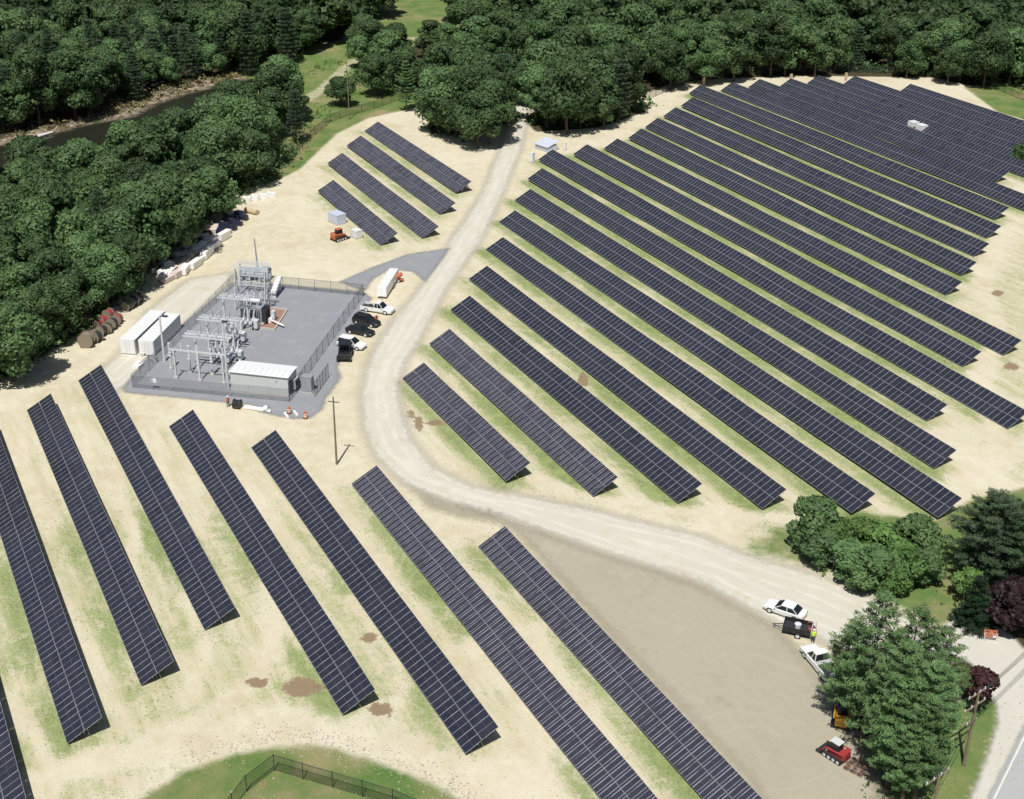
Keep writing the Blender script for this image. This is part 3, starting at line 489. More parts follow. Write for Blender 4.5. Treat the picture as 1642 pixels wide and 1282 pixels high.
for q in trees:
    x,y,s,lab,grp=q; s*=rt.uniform(.72,1.25); k=rt.randrange(6); rz=rt.uniform(0,6.3)
    con=rt.random()<(.38 if 'beyond' in lab else .28 if 'bank' in lab else .05)
    if id(q) in keep and con: tree(DPN[k%2],(x,y,0),s*(1.3 if 'bank' in lab else 1),rz,'pine_tree',lab.replace('broadleaf tree','dark conifer').replace('small bank tree','small conifer'),'tree',grp.replace('trees','conifers'),rt.uniform(.85,1.1))
    elif id(q) in keep: tree(BROAD[k],(x,y,0),s,rz,'broadleaf_tree',lab,'tree',grp,rt.uniform(.88,1.1))
    else:
        V,T=FV[k%3]; c,sn=math.cos(rz),math.sin(rz); sz=rt.uniform(.85,1.12); farV.append(np.stack([(V[:,0]*c-V[:,1]*sn)*s+x,(V[:,0]*sn+V[:,1]*c)*s+y,V[:,2]*s*sz],1)); farT.append(np.clip(T*.5+rt.random()*.6,0,1))
fm=crownmesh('far_wood',m_leaf,np.concatenate(farV),np.concatenate(farT)[::4]); o=bpy.data.objects.new('far_wood',fm); C.objects.link(o); tag(o,'distant continuous wood of dark green trees along the top of the photo','wood',kind='stuff')
# undergrowth below the wood edges closes the view between trunks
for i,(a,b,z,r_) in enumerate(SOLO):
    p_=G(a,b,z*.6); 
    tree(BROAD[i%6],(p_.x,p_.y,0),r_/5,i*1.1,'broadleaf_tree','broadleaf tree in the open clumps round the green meadow at top centre','tree','trees round the meadow at top centre',z/14/(r_/5))
# pines and bushes at the lower right
PINE=[(lambda a:(a[0],trunkmesh(H_*.95,.3,40+i,0)))(pine(60+i,R=R_,H=H_,z0=3.2)) for i,(R_,H_) in enumerate([(4.7,18),(4.2,16),(4.3,14)])]
def top(px,py,h): q=G(px,py,h); return (q.x,q.y,0)
for i,(a,b,h,k,s,l) in enumerate([(1420,952,17.5,0,.97,'tall pale green pine at the upper left of the roadside pine clump'),(1478,972,16.5,1,1.02,'pine at the upper right of the roadside pine clump, next to the pavement'),(1372,995,12,2,.86,'pine whose branches hang over the parked white pickup'),
    (1458,1030,16,0,.95,'pine in the middle of the roadside pine clump'),(1508,1060,15,1,.92,'pine at the right edge of the clump beside the wine-red tree'),(1522,1005,13.5,1,.95,'pine standing at the right shoulder of the clump over the pavement edge'),(1455,1085,13,2,.9,'pine whose branches hang over the yellow machine'),(1495,1120,12,2,.9,'lower middle pine of the roadside clump behind the utility pole'),(1470,1158,9.5,2,.72,'lowest pine of the roadside clump, above the patch of lawn')]):
    tree(PINE[k],top(a,b,h),h/(18,16,14)[k]*1.0,i*2.1,'pine_tree',l,'tree','roadside pine clump')
BUSH=[(broad(80+i,R=3.2,H=6.5,z0=.4,nl=16,per=230,leaf=.17,mat=m_bright),trunkmesh(4.5,.14,80+i,4)) for i in range(2)]+[(broad(84,R=3.2,H=7.5,z0=.4,nl=18,per=240,leaf=.17,mat=m_leaf),trunkmesh(5,.16,84,4))]
for i,(a,b,h,k,s,l) in enumerate([(1312,800,7.5,2,1.0,'tall dark bush at the left end of the thicket by the sign'),(1345,835,5.5,0,.95,'bright green bush right of the tall dark bush in the thicket'),(1385,838,5.5,1,1.0,'bright green bush at the top middle of the thicket'),(1425,842,5.5,0,1.0,'green bush at the top of the thicket, below the panel row ends'),(1475,828,7.5,2,.9,'tall bush at the right end of the thicket'),
    (1370,870,5,2,.9,'dark bush in the front middle of the thicket'),(1410,880,5.5,2,1.0,'brownish dark bush in the front of the thicket'),(1455,872,5.5,1,.95,'bright bush in the right half of the thicket'),(1435,905,4.2,1,.7,'small bright young tree at the front foot of the thicket'),(1490,875,5,2,.8,'low dark bush at the right foot of the thicket'),(1325,850,5,2,.8,'dark bush directly behind the white sign'),(1385,900,4,2,.7,'low dark bush nearest the gravel road')]):
    tree(BUSH[k],top(a,b,h),s,i*1.7,'bush',l,'bush','thicket of bushes beside the gravel road',h/(6.5,6.5,7.5)[k]/s)
DP=(lambda a:(a[0],trunkmesh(10,.3,70,0)))(pine(70,R=6.2,H=12,z0=1.2,mat=m_dpine,step=.6,dens=1.1)); tree(DP,top(1605,790,12),1.0,0,'pine_tree','broad dark pine at the right edge, above the purple tree','tree'); tree(DP,top(1680,800,12),1.05,2,'pine_tree','dark pine cut by the right photo edge behind the broad pine','tree')
SPR=(lambda a:(a[0],trunkmesh(5,.12,71,0)))(pine(71,R=2.3,H=6,z0=.2,mat=m_spruce,step=.32,dens=1.5,shape=1,tuft=.22)); tree(SPR,top(1574,928,6),1.1,0,'spruce_tree','small dense conical evergreen left of the purple tree','tree')
tree((broad(90,R=3.1,H=6.3,z0=.6,nl=18,per=300,leaf=.2,mat=m_purple),trunkmesh(5,.2,90,4)),top(1640,938,6),1.0,0,'purple_tree','round dark purple tree at the right photo edge','tree')
tree((broad(91,R=1.9,H=5.5,z0=.8,nl=12,per=120,leaf=.16,mat=m_wine),trunkmesh(4,.1,91,5)),top(1578,1078,5.2),1.0,0,'wine_red_tree','small open wine-red tree behind the double-crossarm utility pole','tree')
tree(BUSH[0],top(1560,915,4),.62,1,'bush','small pale green bush above the conical evergreen','bush'); tree(BUSH[1],top(1646,232,4.5),.8,1,'bush','bright green bush between panel rows at the right photo edge','bush')
tree(PINE[1],top(700,40,12),.7,1,'pine_tree','dark layered pine above the meadow at top centre','tree'); tree(PINE[0],top(650,95,13),.7,2,'pine_tree','pine at the lower right of the meadow tree clump','tree')
# low brush along the wood edges and river bank: nobody could count it
def brush(name,lines,lab,cat,n,seed,wd=2.5,h=1.6,mat=None,leaf=.3):
    rng=np.random.default_rng(seed); P=[]
    for ln in lines:
        Q=np.array([G(*q)[:2] for q in ln]); seg=np.linalg.norm(np.diff(Q,axis=0),axis=1); cum=np.concatenate([[0],np.cumsum(seg)]); m=int(n*cum[-1]/6)
        cl=rng.random(m//14+1)*cum[-1]; s=(cl[rng.integers(0,len(cl),m)]+rng.normal(size=m)*.8).clip(0,cum[-1]); x=np.interp(s,cum,Q[:,0])+rng.normal(size=m)*wd*.4+np.sin(s)*wd*.5; y=np.interp(s,cum,Q[:,1])+rng.normal(size=m)*wd*.4+np.cos(s*1.3)*wd*.5
        P.append(np.stack([x,y,h*rng.random(m)**1.2*(.6+.4*np.sin(s*.9))],1))
    P=np.concatenate(P); N=unit(rng.normal(size=P.shape)+np.array([0,0,.8])); me_=crownmesh(name,mat or m_leaf,cards(P,N,rng.uniform(.6,1.3,len(P))*leaf,rng,.7),rng.random(len(P))); o=bpy.data.objects.new(name,me_); C.objects.link(o); tag(o,lab,cat,kind='stuff')
brush('undergrowth',[[(0,600),(60,570),(120,520),(185,470),(225,432),(290,375),(350,330),(400,295),(440,270),(470,235)],[(690,200),(740,218),(790,205),(815,180)],[(850,190),(900,200),(960,195),(1030,165)],[(1060,135),(1130,118),(1250,112),(1400,112),(1550,125),(1640,140)],[(560,130),(620,142),(670,138)]],'low leafy undergrowth along the foot of the woods','undergrowth',260,3,3.4,3.4,None,.28)
brush('river_brush',[[(0,222),(60,212),(130,195),(200,180),(245,158),(310,140),(380,122)],[(0,210),(130,185),(240,150),(380,112)]],'dry brown and green brush on the sandy far river bank','brush',60,4,3,1.4,m_reed,.35)
brush('meadow_brush',[[(490,120),(520,105),(560,100)],[(500,190),(545,165),(575,150)],[(400,290),(440,260),(480,225),(520,195)],[(620,150),(670,150)],[(640,110),(660,120)]],'scrubby weeds on the meadow slope behind the dark fence','brush',30,5,3,1.0,m_bright,.25)
brush('roadside_brush',[[(1290,905),(1330,915),(1380,935)],[(1375,1235),(1400,1265),(1430,1275)],[(1350,1115),(1372,1180),(1385,1225)],[(1500,1180),(1480,1230)],[(1510,945),(1545,985)]],'tufts of weeds at the feet of the pines and thicket','weeds',22,6,1.6,.6,m_bright,.16)
# ------------------------------------------------------------ things on site
m_white=pbr('white_paint',(.72,.73,.73),.3,var=.03); m_wsteel=pbr('white_steel_sheet',(.70,.71,.70),.45,var=.07,scale=1.2); m_ggrey=pbr('grey_steel',(.36,.38,.41),.5,.3,.15); m_lgrey=pbr('light_grey_metal',(.60,.63,.65),.5,.1,.1)
m_black=pbr('black_paint',(.018,.02,.022),.3,var=.2); m_rub=pbr('rubber',(.02,.02,.02),.85); m_win=pbr('window_glass',(.015,.018,.022),.08,var=.1); m_red=pbr('red_paint',(.33,.04,.045),.4,var=.15); m_yel=pbr('yellow_paint',(.62,.33,.03),.4); m_or=pbr('orange_paint',(.46,.14,.06),.5,var=.15)
m_wood=pbr('weathered_wood',(.23,.19,.14),.9,var=.25,scale=8); m_pole=pbr('pole_wood',(.20,.155,.105),.9,var=.3,scale=5); m_ins=pbr('insulator_glaze',(.62,.64,.66),.25,var=.05); m_blue=pbr('blue_grey_paint',(.27,.34,.40),.45); m_dark=pbr('dark_metal',(.045,.05,.055),.5,.3); m_plastic=pbr('white_wrap',(.80,.77,.76),.5,var=.12,scale=4); m_pink=pbr('faded_board',(.58,.50,.47),.8,var=.15,scale=3)
m_tan=pbr('tan_canvas',(.50,.40,.25),.9,var=.2); m_navy=pbr('navy_wrap',(.02,.025,.05),.4,var=.4); m_roof=pbr('white_roof',(.68,.70,.72),.5,var=.05); m_wall=pbr('pale_grey_wall',(.56,.58,.58),.6,var=.06); m_conc=pbr('concrete',(.45,.43,.40),.85,var=.12); m_brick=pbr('rust_stone',(.30,.17,.13),.9,var=.3); m_bl=pbr('pale_blue_sheet',(.50,.55,.66),.4,var=.08)
m_glove=pbr('hi_vis_vest',(.55,.75,.08),.7); m_jean=pbr('dark_jeans',(.04,.05,.09),.8); m_skin=pbr('skin',(.42,.26,.19),.6); m_grass2=pbr('coil_green',(.05,.10,.07),.6)
lamp=pbr('lamp_lens',(.8,.8,.75),.2); tail=pbr('tail_lens',(.4,.02,.02),.3)
fm_,t,p,g=newmat('chain_link'); p.inputs['Base Color'].default_value=(.20,.21,.22,1); p.inputs['Metallic'].default_value=.4; p.inputs['Roughness'].default_value=.5
def linkmat(name,col,thr):
    m,t,p,g=newmat(name); p.inputs['Base Color'].default_value=(*col,1); p.inputs['Roughness'].default_value=.6
    tc=nn(t,'ShaderNodeTexCoord'); sp=nn(t,'ShaderNodeSeparateXYZ'); t.links.new(tc.outputs['Object'],sp.inputs[0])
    a=g.math('FRACT',g.math('MULTIPLY',g.math('ADD',sp.outputs[0],sp.outputs[2]),9)); b=g.math('FRACT',g.math('MULTIPLY',g.math('SUBTRACT',sp.outputs[0],sp.outputs[2]),9))
    f=g.math('MAXIMUM',g.math('LESS_THAN',a,thr),g.math('LESS_THAN',b,thr)); tr=nn(t,'ShaderNodeBsdfTransparent'); mx=nn(t,'ShaderNodeMixShader'); t.links.new(f,mx.inputs[0]); t.links.new(tr.outputs[0],mx.inputs[1]); t.links.new(p.outputs[0],mx.inputs[2]); t.links.new(mx.outputs[0],t.nodes['Material Output'].inputs[0]); return m
m_link=linkmat('chain_link_mesh',(.10,.11,.13),.17); m_dlink=linkmat('dark_fence_mesh',(.035,.045,.035),.2)
def ang(a,b): d=b-a; return math.atan2(d.y,d.x)
def fence(name,pts,h,label,mat,pm,step=3.0,cat='fence',r=.035,group=None):
    P=[G(*q) for q in pts] if len(pts[0])==2 and not isinstance(pts[0],Vector) else pts
    o0=P[0]; root=empty(name,o0,0,label,cat,group)
    for a,b in zip(P[:-1],P[1:]):
        L=(b-a).length; rz=ang(a,b); me_=MB(); n=max(1,round(L/step))
        me_.add([(0,0,.05),(L,0,.05),(L,0,h),(0,0,h)],[(0,1,2,3)],mat); o=me_.build('mesh_panel',root,loc=a-o0); o.rotation_euler=(0,0,rz)
        rl=MB().cyl((0,0,h),(L,0,h),r*.7,pm,n=5); o=rl.build('top_rail',root,loc=a-o0); o.rotation_euler=(0,0,rz)
        for i in range(n+(b is P[-1])):
            q=a.lerp(b,i/n)-o0; MB().cyl((0,0,0),(0,0,h+.12),r,pm,n=6).build('post',root,loc=q)
    return root
# ---- vehicles, nose towards +x
def wheels(root,xs,w,r=.36,wd=.24):
    for x in xs:
        for s in(-1,1):
            o=MB().cyl((x,s*(w-wd),r),(x,s*w,r),r,m_rub,n=16).build('wheel',root); MB().cyl((x,s*w,r),(x,s*(w+.012),r),r*.6,m_lgrey,n=12).build('rim',o)
def ring(x,hw,zb,zs,zt,tp=.86): return [(x,-hw*.92,zb),(x,-hw,zb+.15),(x,-hw,zs),(x,-hw*tp,zt),(x,hw*tp,zt),(x,hw,zs),(x,hw,zb+.15),(x,hw*.92,zb)]
def car(name,pr,pf,label,cat,mat,kind='suv',group=None,sc_=1.0,extra=None):
    a,b=G(*pr),G(*pf); c=(a+b)/2; root=empty(name,(c.x,c.y,0),ang(a,b),label,cat,group); root.scale=(sc_,)*3
    L=4.7 if kind!='pickup' else 5.6; h=L/2; hw=.93 if kind!='pickup' else .98
    z=.28; bt=.92 if kind=='sedan' else 1.0
    secs=[ring(-h,hw*.86,z+.1,bt-.2,bt-.08),ring(-h+.25,hw*.97,z,bt-.08,bt),ring(-h*.5,hw,z,bt-.06,bt+.02),ring(h*.25,hw,z,bt-.08,bt),ring(h*.55,hw*.99,z,bt-.14,bt-.06),ring(h-.25,hw*.93,z,bt-.26,bt-.17),ring(h,hw*.78,z+.1,bt-.42,bt-.3)]
    if kind=='pickup':
        bd=MB().loft(secs[3:4]*0+[ring(-.35,hw,z,bt-.08,bt+.03),ring(h*.35,hw,z,bt-.08,bt),ring(h*.6,hw*.99,z,bt-.12,bt-.03),ring(h-.2,hw*.95,z,bt-.2,bt-.1),ring(h,hw*.86,z+.1,bt-.35,bt-.22)],mat)
        x0,x1=-h,-.36; bd.box(((x0+x1)/2,0,.5),(x1-x0,2*hw,.3),mat)
        for s in(-1,1): bd.box(((x0+x1)/2,s*(hw-.05),.82),(x1-x0,.1,.36),mat)
        bd.box((x0+.04,0,.8),(.08,2*hw-.22,.34),mat); bd.box(((x0+x1)/2,0,.66),(x1-x0-.1,2*hw-.22,.02),m_dark)
        cx0,cx1,rx0,rx1,zr=-.35,1.35,-.12,.62,1.72
    else:
        bd=MB().loft(secs,mat); zr=1.62 if kind=='suv' else 1.38
        cx0,cx1,rx0,rx1=(-h+.12,1.05,-h+.5,.25) if kind=='suv' else (-h+.55,1.0,-h+1.25,.2)
    o=bd.build('body',root,bevel=.03)
    gh=MB(); zb=bt-.02; gw=hw*.9; rw=hw*.70
    gh.add([(cx0,-gw,zb),(cx1,-gw,zb),(cx1,gw,zb),(cx0,gw,zb),(rx0,-rw,zr),(rx1,-rw,zr),(rx1,rw,zr),(rx0,rw,zr)],[(0,1,5,4),(1,2,6,5),(2,3,7,6),(3,0,4,7),(4,5,6,7)],m_win); gh.build('windows',root)
    rf=MB(); rf.box(((rx0+rx1)/2,0,zr+.025),(rx1-rx0+.1,rw*2+.08,.06),mat)
    for s in(-1,1):
        for (xa,xb) in ((cx0+.02,rx0),(cx1-.02,rx1),((cx0+cx1)/2-.1,(rx0+rx1)/2)): rf.cyl((xa,s*(gw+.005),zb),(xb,s*(rw+.015),zr),.045,mat,n=4)
    rf.build('roof',root)
    wheels(root,(-h*.6,h*.62),hw,.36 if kind!='pickup' else .4)
    for s in(-1,1):
        MB().box((h-.1,s*hw*.66,bt-.36),(.16,.3,.14),lamp).build('headlight',root); MB().box((-h+.03,s*hw*.74,bt-.2),(.1,.16,.26),tail).build('tail_light',root); MB().box((cx1-.15,s*(hw+.08),bt+.1),(.16,.16,.12),mat).build('mirror',root)
    return root
car('pickup_truck',(588,497),(624,503),'white crew pickup parked at the far end of the line beside the substation fence','pickup truck',m_white,'pickup')
car('parked_car',(573,517),(603,524),'black car parked nearest the white pickup beside the substation fence','car',m_black,'suv')
car('parked_car',(562,532),(594,539),'black car between the other black car and the white car beside the substation fence','car',m_black,'sedan')
car('parked_car',(545,553),(583,561),'white estate car parked between black vehicles beside the substation fence','car',m_white,'suv')
car('parked_car',(1278,991),(1238,977),'white car parked alone on the gravel road edge at lower right','car',m_white,'sedan')
car('pickup_truck',(1328,1085),(1301,1053),'white pickup half hidden under the roadside pines','pickup truck',m_white,'pickup')
car('parked_car',(1655,1002),(1637,998),'white car cut by the right photo edge, under the purple tree','car',m_white,'suv')
def buggy(pr,pf):
    a,b=G(*pr),G(*pf); c=(a+b)/2; r=empty('utility_buggy',(c.x,c.y,0),ang(a,b),'black open utility buggy with roof nearest the camera in the parked line','buggy')
    MB().box((0,0,.62),(3.1,1.5,.36),m_black).box((1.25,0,.9),(.7,1.3,.25),m_black,taper=.8).build('body',r,bevel=.03); o=MB().box((-1.1,0,.95),(1.1,1.45,.08),m_dark)
    for s in(-1,1): o.box((-1.1,s*.7,1.1),(1.1,.05,.3),m_black)
    o.box((-1.63,0,1.1),(.05,1.4,.3),m_black).build('cargo_bed',r); MB().box((-.05,0,1.98),(1.5,1.4,.06),m_black).build('roof',r,bevel=.02)
    f=MB()
    for x in(-.6,.75):
        for s in(-1,1): f.cyl((x+.1*(x>0),s*.68,.8),(x*.8,s*.6,1.96),.03,m_dark,n=6)
    f.build('roll_cage',r)
    for s in(-.35,.35): MB().box((-.1,s,1.0),(.5,.5,.15),m_dark).box((-.35,s,1.3),(.12,.5,.5),m_dark).build('seat',r)
    wheels(r,(-1.1,1.15),.85,.38,.3)
buggy((556,563),(551,584)); [setattr(o_,'scale',(1.3,)*3) for o_ in C.objects if o_.name=='utility_buggy']
def trailer():
    a,b=G(1292,1018),G(1264,1012); c=(a+b)/2; r=empty('utility_trailer',(c.x,c.y,0),ang(a,b),'black open utility trailer carrying a white bucket behind the lone white car','trailer')
    bd=MB().box((0,0,.6),(3.0,1.9,.1),m_dark)
    for s in(-1,1): bd.box((0,s*.95,.9),(3.0,.05,.55),m_black)
    bd.box((1.5,0,.9),(.05,1.9,.55),m_black).build('bed',r); MB().box((-1.55,0,1.05),(.06,1.9,.9),m_lgrey).build('tailgate',r); MB().cyl((1.5,-.5,.5),(2.7,0,.5),.05,m_dark).cyl((1.5,.5,.5),(2.7,0,.5),.05,m_dark).build('tow_bar',r); wheels(r,(-.2,),1.15,.34,.2)
    q=r.location; tag(MB().cyl((0,0,.65),(0,0,1.15),.3,m_white,.36,n=14).cyl((0,0,1.15),(0,0,1.2),.37,m_ins,n=14).build('bucket',loc=(q.x,q.y,0)),'white round bucket standing in the black utility trailer','bucket')
trailer()
def loader(px,py,pf,mat,label,track=True,cab=m_lgrey,name='track_loader'):
    a,b=G(px,py),G(*pf); r=empty(name,(a.x,a.y,0),ang(a,b),label,'loader')
    for s in(-1,1):
        tr=MB(); pr=[(-1.3,.25),(-1.1,.06),(1.1,.06),(1.35,.3),(1.1,.62),(-1.1,.62)]; n=6; vs=[(x,s*.62,z) for x,z in pr]+[(x,s*.98,z) for x,z in pr]; tr.add(vs,[(k,(k+1)%n,n+(k+1)%n,n+k) for k in range(n)]+[tuple(range(n)),tuple(range(2*n-1,n-1,-1))],m_rub); o=tr.build('track',r,bevel=.03)
        w_=MB(); [w_.cyl((x,s*.985,.32),(x,s*1.0,.32),.2,m_lgrey,n=10) for x in(-.9,-.3,.3,.9)]; w_.build('track_rollers',o)
        MB().tube([(-1.35,s*.75,1.45),(.9,s*.78,1.25),(1.45,s*.78,.45)],.1,mat,n=6).build('lift_arm',r)
    MB().box((-.25,0,.85),(2.3,1.2,.75),mat,tx=.92).box((-1.15,0,1.2),(.65,1.25,.6),mat,taper=.9).build('body',r,bevel=.04)
    c=MB().box((.1,0,1.65),(1.25,1.05,1.0),m_win,taper=.85).build('cab',r,bevel=.02); MB().box((.08,0,2.18),(1.25,1.05,.08),cab).build('roof',c,bevel=.02)
    bk=MB(); bk.box((1.75,0,.15),(.7,1.95,.06),m_dark).box((1.45,0,.4),(.06,1.95,.55),m_dark); [bk.box((1.7,s*.97,.32),(.6,.05,.4),m_dark) for s in(-1,1)]; bk.build('bucket',r)
    return r
loader(1340,1214,(1318,1200),m_red,'red compact track loader with grey roof on the bare tan field').scale=(.86,)*3
loader(1349,1158,(1353,1130),m_yel,'yellow track loader with black front parked at the edge of the pines',cab=m_dark)
loader(543,385,(556,381),m_or,'small orange machine in front of the shortest panel row',cab=m_or)
def rake():
    q=G(1373,1234); r=empty('harrow',(q.x,q.y,0),.4,'dark rusty drag harrow on the ground behind the red loader','harrow')
    f=MB(); [f.cyl((x,-.9,.35),(x,.9,.35),.05,m_dark,n=5) for x in(-.7,0,.7)]; [f.cyl((-.9,y,.38),(1.0,y,.38),.05,m_dark,n=5) for y in(-.8,0,.8)]; f.build('frame',r); [MB().cyl((x,y,.3),(x,y+.05,.3),.28,m_brick,n=10).build('disc',r) for x in(-.7,0,.7) for y in(-.8,-.3,.3,.8)]; MB().cyl((-.9,0,.38),(-2.2,0,.45),.05,m_dark,n=5).build('hitch',r)
rake()
# ---- people (one skinned body each)
def person(q,rz,label,top_,hat,lean=0):
    V=[(0,0,.95),(0,0,1.2),(0,0,1.42),(0,0,1.52),(0,0,1.66),(0,.18,1.4),(.05,.27,1.12),(.2,.25,.92),(0,-.18,1.4),(.08,-.28,1.12),(.25,-.24,.95),(0,.11,.9),(.05,.12,.5),(0,.13,.08),(.16,.14,.04),(0,-.11,.9),(-.06,-.12,.5),(-.1,-.13,.08),(.05,-.14,.04)]
    E=[(0,1),(1,2),(2,3),(3,4),(2,5),(5,6),(6,7),(2,8),(8,9),(9,10),(0,11),(11,12),(12,13),(13,14),(0,15),(15,16),(16,17),(17,18)]; R_=[.15,.16,.14,.06,.105,.07,.055,.04,.07,.055,.04,.11,.075,.055,.045,.11,.075,.055,.045]
    me_=bpy.data.meshes.new('person'); me_.from_pydata(V,E,[]); o=bpy.data.objects.new('person',me_); C.objects.link(o); o.location=(q.x,q.y,0); o.rotation_euler=(0,0,rz); tag(o,label,'person')
    md=o.modifiers.new('skin','SKIN'); sl=me_.skin_vertices[0].data
    for i,r in enumerate(R_): sl[i].radius=(r,r)
    sl[0].use_root=True; o.modifiers.new('sub','SUBSURF').levels=1; me_.materials.append(m_jean)
    dg=bpy.context.evaluated_depsgraph_get(); ev=bpy.data.meshes.new_from_object(o.evaluated_get(dg)); o.modifiers.clear(); o.data=ev; ev.materials.clear(); [ev.materials.append(x) for x in (m_jean,top_,m_skin)]
    for f in ev.polygons: c=f.center; f.material_index=2 if c.z>1.5 or (abs(c.y)>.2 and c.z<1.05) else (1 if c.z>.93 else 0); f.use_smooth=True
    tv=MB(); tv.loft([[(math.cos(k*.785)*r,math.sin(k*.785)*r*1.25,z) for k in range(8)] for r,z in ((.19,.98),(.19,1.2),(.17,1.42))],top_); tv.build('vest',o); MB().cyl((0,0,1.70),(0,0,1.79),.14,hat,.08,n=10).cyl((.03,0,1.69),(.03,0,1.71),.17,hat,n=10).build('hard_hat',o)
person(G(1303,1031),2.4,'person in yellow-green hi-vis vest standing by the pines near the white pickup',m_glove,m_white)
person(G(366,653),.5,'person in orange vest standing by the black cable drum in front of the substation fence',m_or,m_white)
person(G(604,520),.5,'person in reddish vest standing in front of the parked black cars',m_red,m_white)
# ---- containers and control building
def container(pa,pb,w_,h,label,side):
    a,b=G(*pa),G(*pb); L=(b-a).length; r=empty('storage_container',(a.x,a.y,0),ang(a,b),label,'container')
    bd=MB().box((L/2,-w_/2*side,h/2+.1),(L,w_,h),m_wsteel); n=int(L/.35)
    for i in range(n):
        for s in(-1,1): bd.box((.2+i*(L-.4)/(n-1),-w_/2*side+s*(w_/2+.012),h/2+.1),(.14,.03,h*.86),m_wsteel)
    bd.build('body',r,bevel=.02); rf=MB().box((L/2,-w_/2*side,h+.14),(L+.04,w_+.06,.06),m_white); [rf.box((L*(i+.5)/9,-w_/2*side,h+.18),(.08,w_*.95,.02),m_white) for i in range(9)]; rf.build('roof',r)
    for s in(-1,1):
        d=MB().box((-.03,-w_/2*side+s*w_/4,h/2+.12),(.05,w_/2-.1,h*.9),m_white).build('door',r); MB().cyl((-.08,-w_/2*side+s*w_*.12,.3),(-.08,-w_/2*side+s*w_*.12,h-.1),.025,m_lgrey,n=5).build('lock_rod',d)
container((218,570),(267,522),2.4,2.35,'white shipping container farther from the substation, its side toward the wood',-1)
container((248,572),(291,527),2.4,2.35,'shorter white shipping container next to the substation fence, with brush at its door',-1)
def building():
    FL,FR,BR=G(372,628),G(463,638),G(471,612); r=empty('control_building',FL,ang(FL,FR),'long pale grey control building with white roof inside the substation fence','building')
    L=(FR-FL).length; D=3.6; h=3.0
    wl=MB().box((L/2,D/2,h/2+.25),(L,D,h),m_wall); [wl.box((L*i/8,-.01,h/2+.25),(.06,.04,h),m_wall) for i in range(9)]; wl.build('wall',r); MB().box((L/2,D/2,.12),(L+.1,D+.1,.24),m_conc).build('base',r)
    rf=MB(); rf.add([(-.2,-.25,h+.25),(L+.2,-.25,h+.25),(L+.2,D+.25,h+.25),(-.2,D+.25,h+.25),(-.2,D/2,h+.36),(L+.2,D/2,h+.36)],[(0,1,5,4),(3,4,5,2),(0,4,3),(1,2,5),(0,3,2,1)],m_roof); [rf.box((L*i/10,D/4-.12,h+.4),(.04,D/2+.2,.03),m_roof,rx=.14) for i in range(11)]; rf.build('roof',r)
    d=MB().box((L+.03,D*.3,1.3),(.05,1.0,2.1),m_dark).build('door',r); MB().cyl((L+.09,D*.42,1.3),(L+.09,D*.42,1.45),.02,m_lgrey,n=5).build('handle',d)
    for y in(.62,.85): MB().box((L+.25,D*y,1.2),(.45,.7,1.5),m_lgrey).box((L+.49,D*y,1.4),(.02,.5,.6),m_dark).build('cooling_unit',r)
    MB().box((-.25,D*.5,.9),(.4,.9,1.2),m_wsteel).build('meter_box',r)
    MB().cyl((L*.8,-.12,h-.25),(L*.8,-.3,h-.3),.06,m_ins).build('wall_lamp',r)
building()
# ---- substation. pad frame: u along the far fence, v along the left fence
NWc=G(378,455); U_=Vector((.634,.772,0)); V_=Vector((.787,-.617,0)); RU=math.atan2(.772,.634)
def insul(b,x,y,z,h=1.1,r=.11,m=None):
    m=m or m_ins
    for i in range(5): b.cyl((x,y,z+h*i/5),(x,y,z+h*(i+.6)/5),r,m,r*.8,n=7)
    b.cyl((x,y,z),(x,y,z+h),r*.5,m,n=6)
def hframe(px,w_,h,label,n=2,ins=3,beam=.28,name='bus_structure',double=False,ih=1.1,swt=False,wide=0):
    q=G(*px); r=empty(name,(q.x,q.y,0),RU,label,'substation frame')
    for i in range(n):
        x=w_*i/(n-1); MB().box((0,0,.15),(.6,.6,.3),m_conc).box((0,0,h/2),(.24,.24,h),m_lgrey).box((0,0,h*.55),(.34,.08,.08),m_lgrey).build('column',r,loc=(x,0,0))
    bm=MB().box((w_/2,0,h+.1),(w_+1.2+wide,beam,.24),m_lgrey)
    if double: bm.box((w_/2,.9,h+.1),(w_+1.2+wide,.12,.2),m_lgrey).box((w_/2,-.9,h+.1),(w_+1.2+wide,.12,.2),m_lgrey); [bm.box((w_*(i+.5)/4,0,h+.1),(.1,1.9,.12),m_lgrey) for i in range(4)]
    bm.build('beam',r)
    for i in range(ins):
        x=w_*(i+.5)/ins
        for s in ((-.8,.8) if double else (0,)):
            b=MB(); insul(b,x,s,h+.22,ih); b.build('insulator',r)
        if double:
            b=MB(); b.cyl((x,-1.1,h+ih+.25),(x,1.3,h+ih+.25),.05,m_lgrey,n=6); 
            if swt: b.cyl((x,.8,h+ih+.25),(x,.2,h+ih+1.4),.05,m_lgrey,n=6)
            b.build('switch_blade',r)
    return r
hframe((283,607),7.6,4.6,'slim three-post frame nearest the lower left fence corner of the substation',3,3,.14)
hframe((318,592),4.2,5.6,'two-post frame with wide double switch beam in the lower left of the substation',2,3,.28,double=True,swt=True,wide=2)
hframe((336,560),4.2,5.2,'two-post switch frame in the middle left of the substation yard',2,3,.28,double=True,swt=False,wide=1.2)
hframe((362,525),4.0,5.4,'two-post switch frame just below the transformer',2,3,.22,double=True,swt=True)
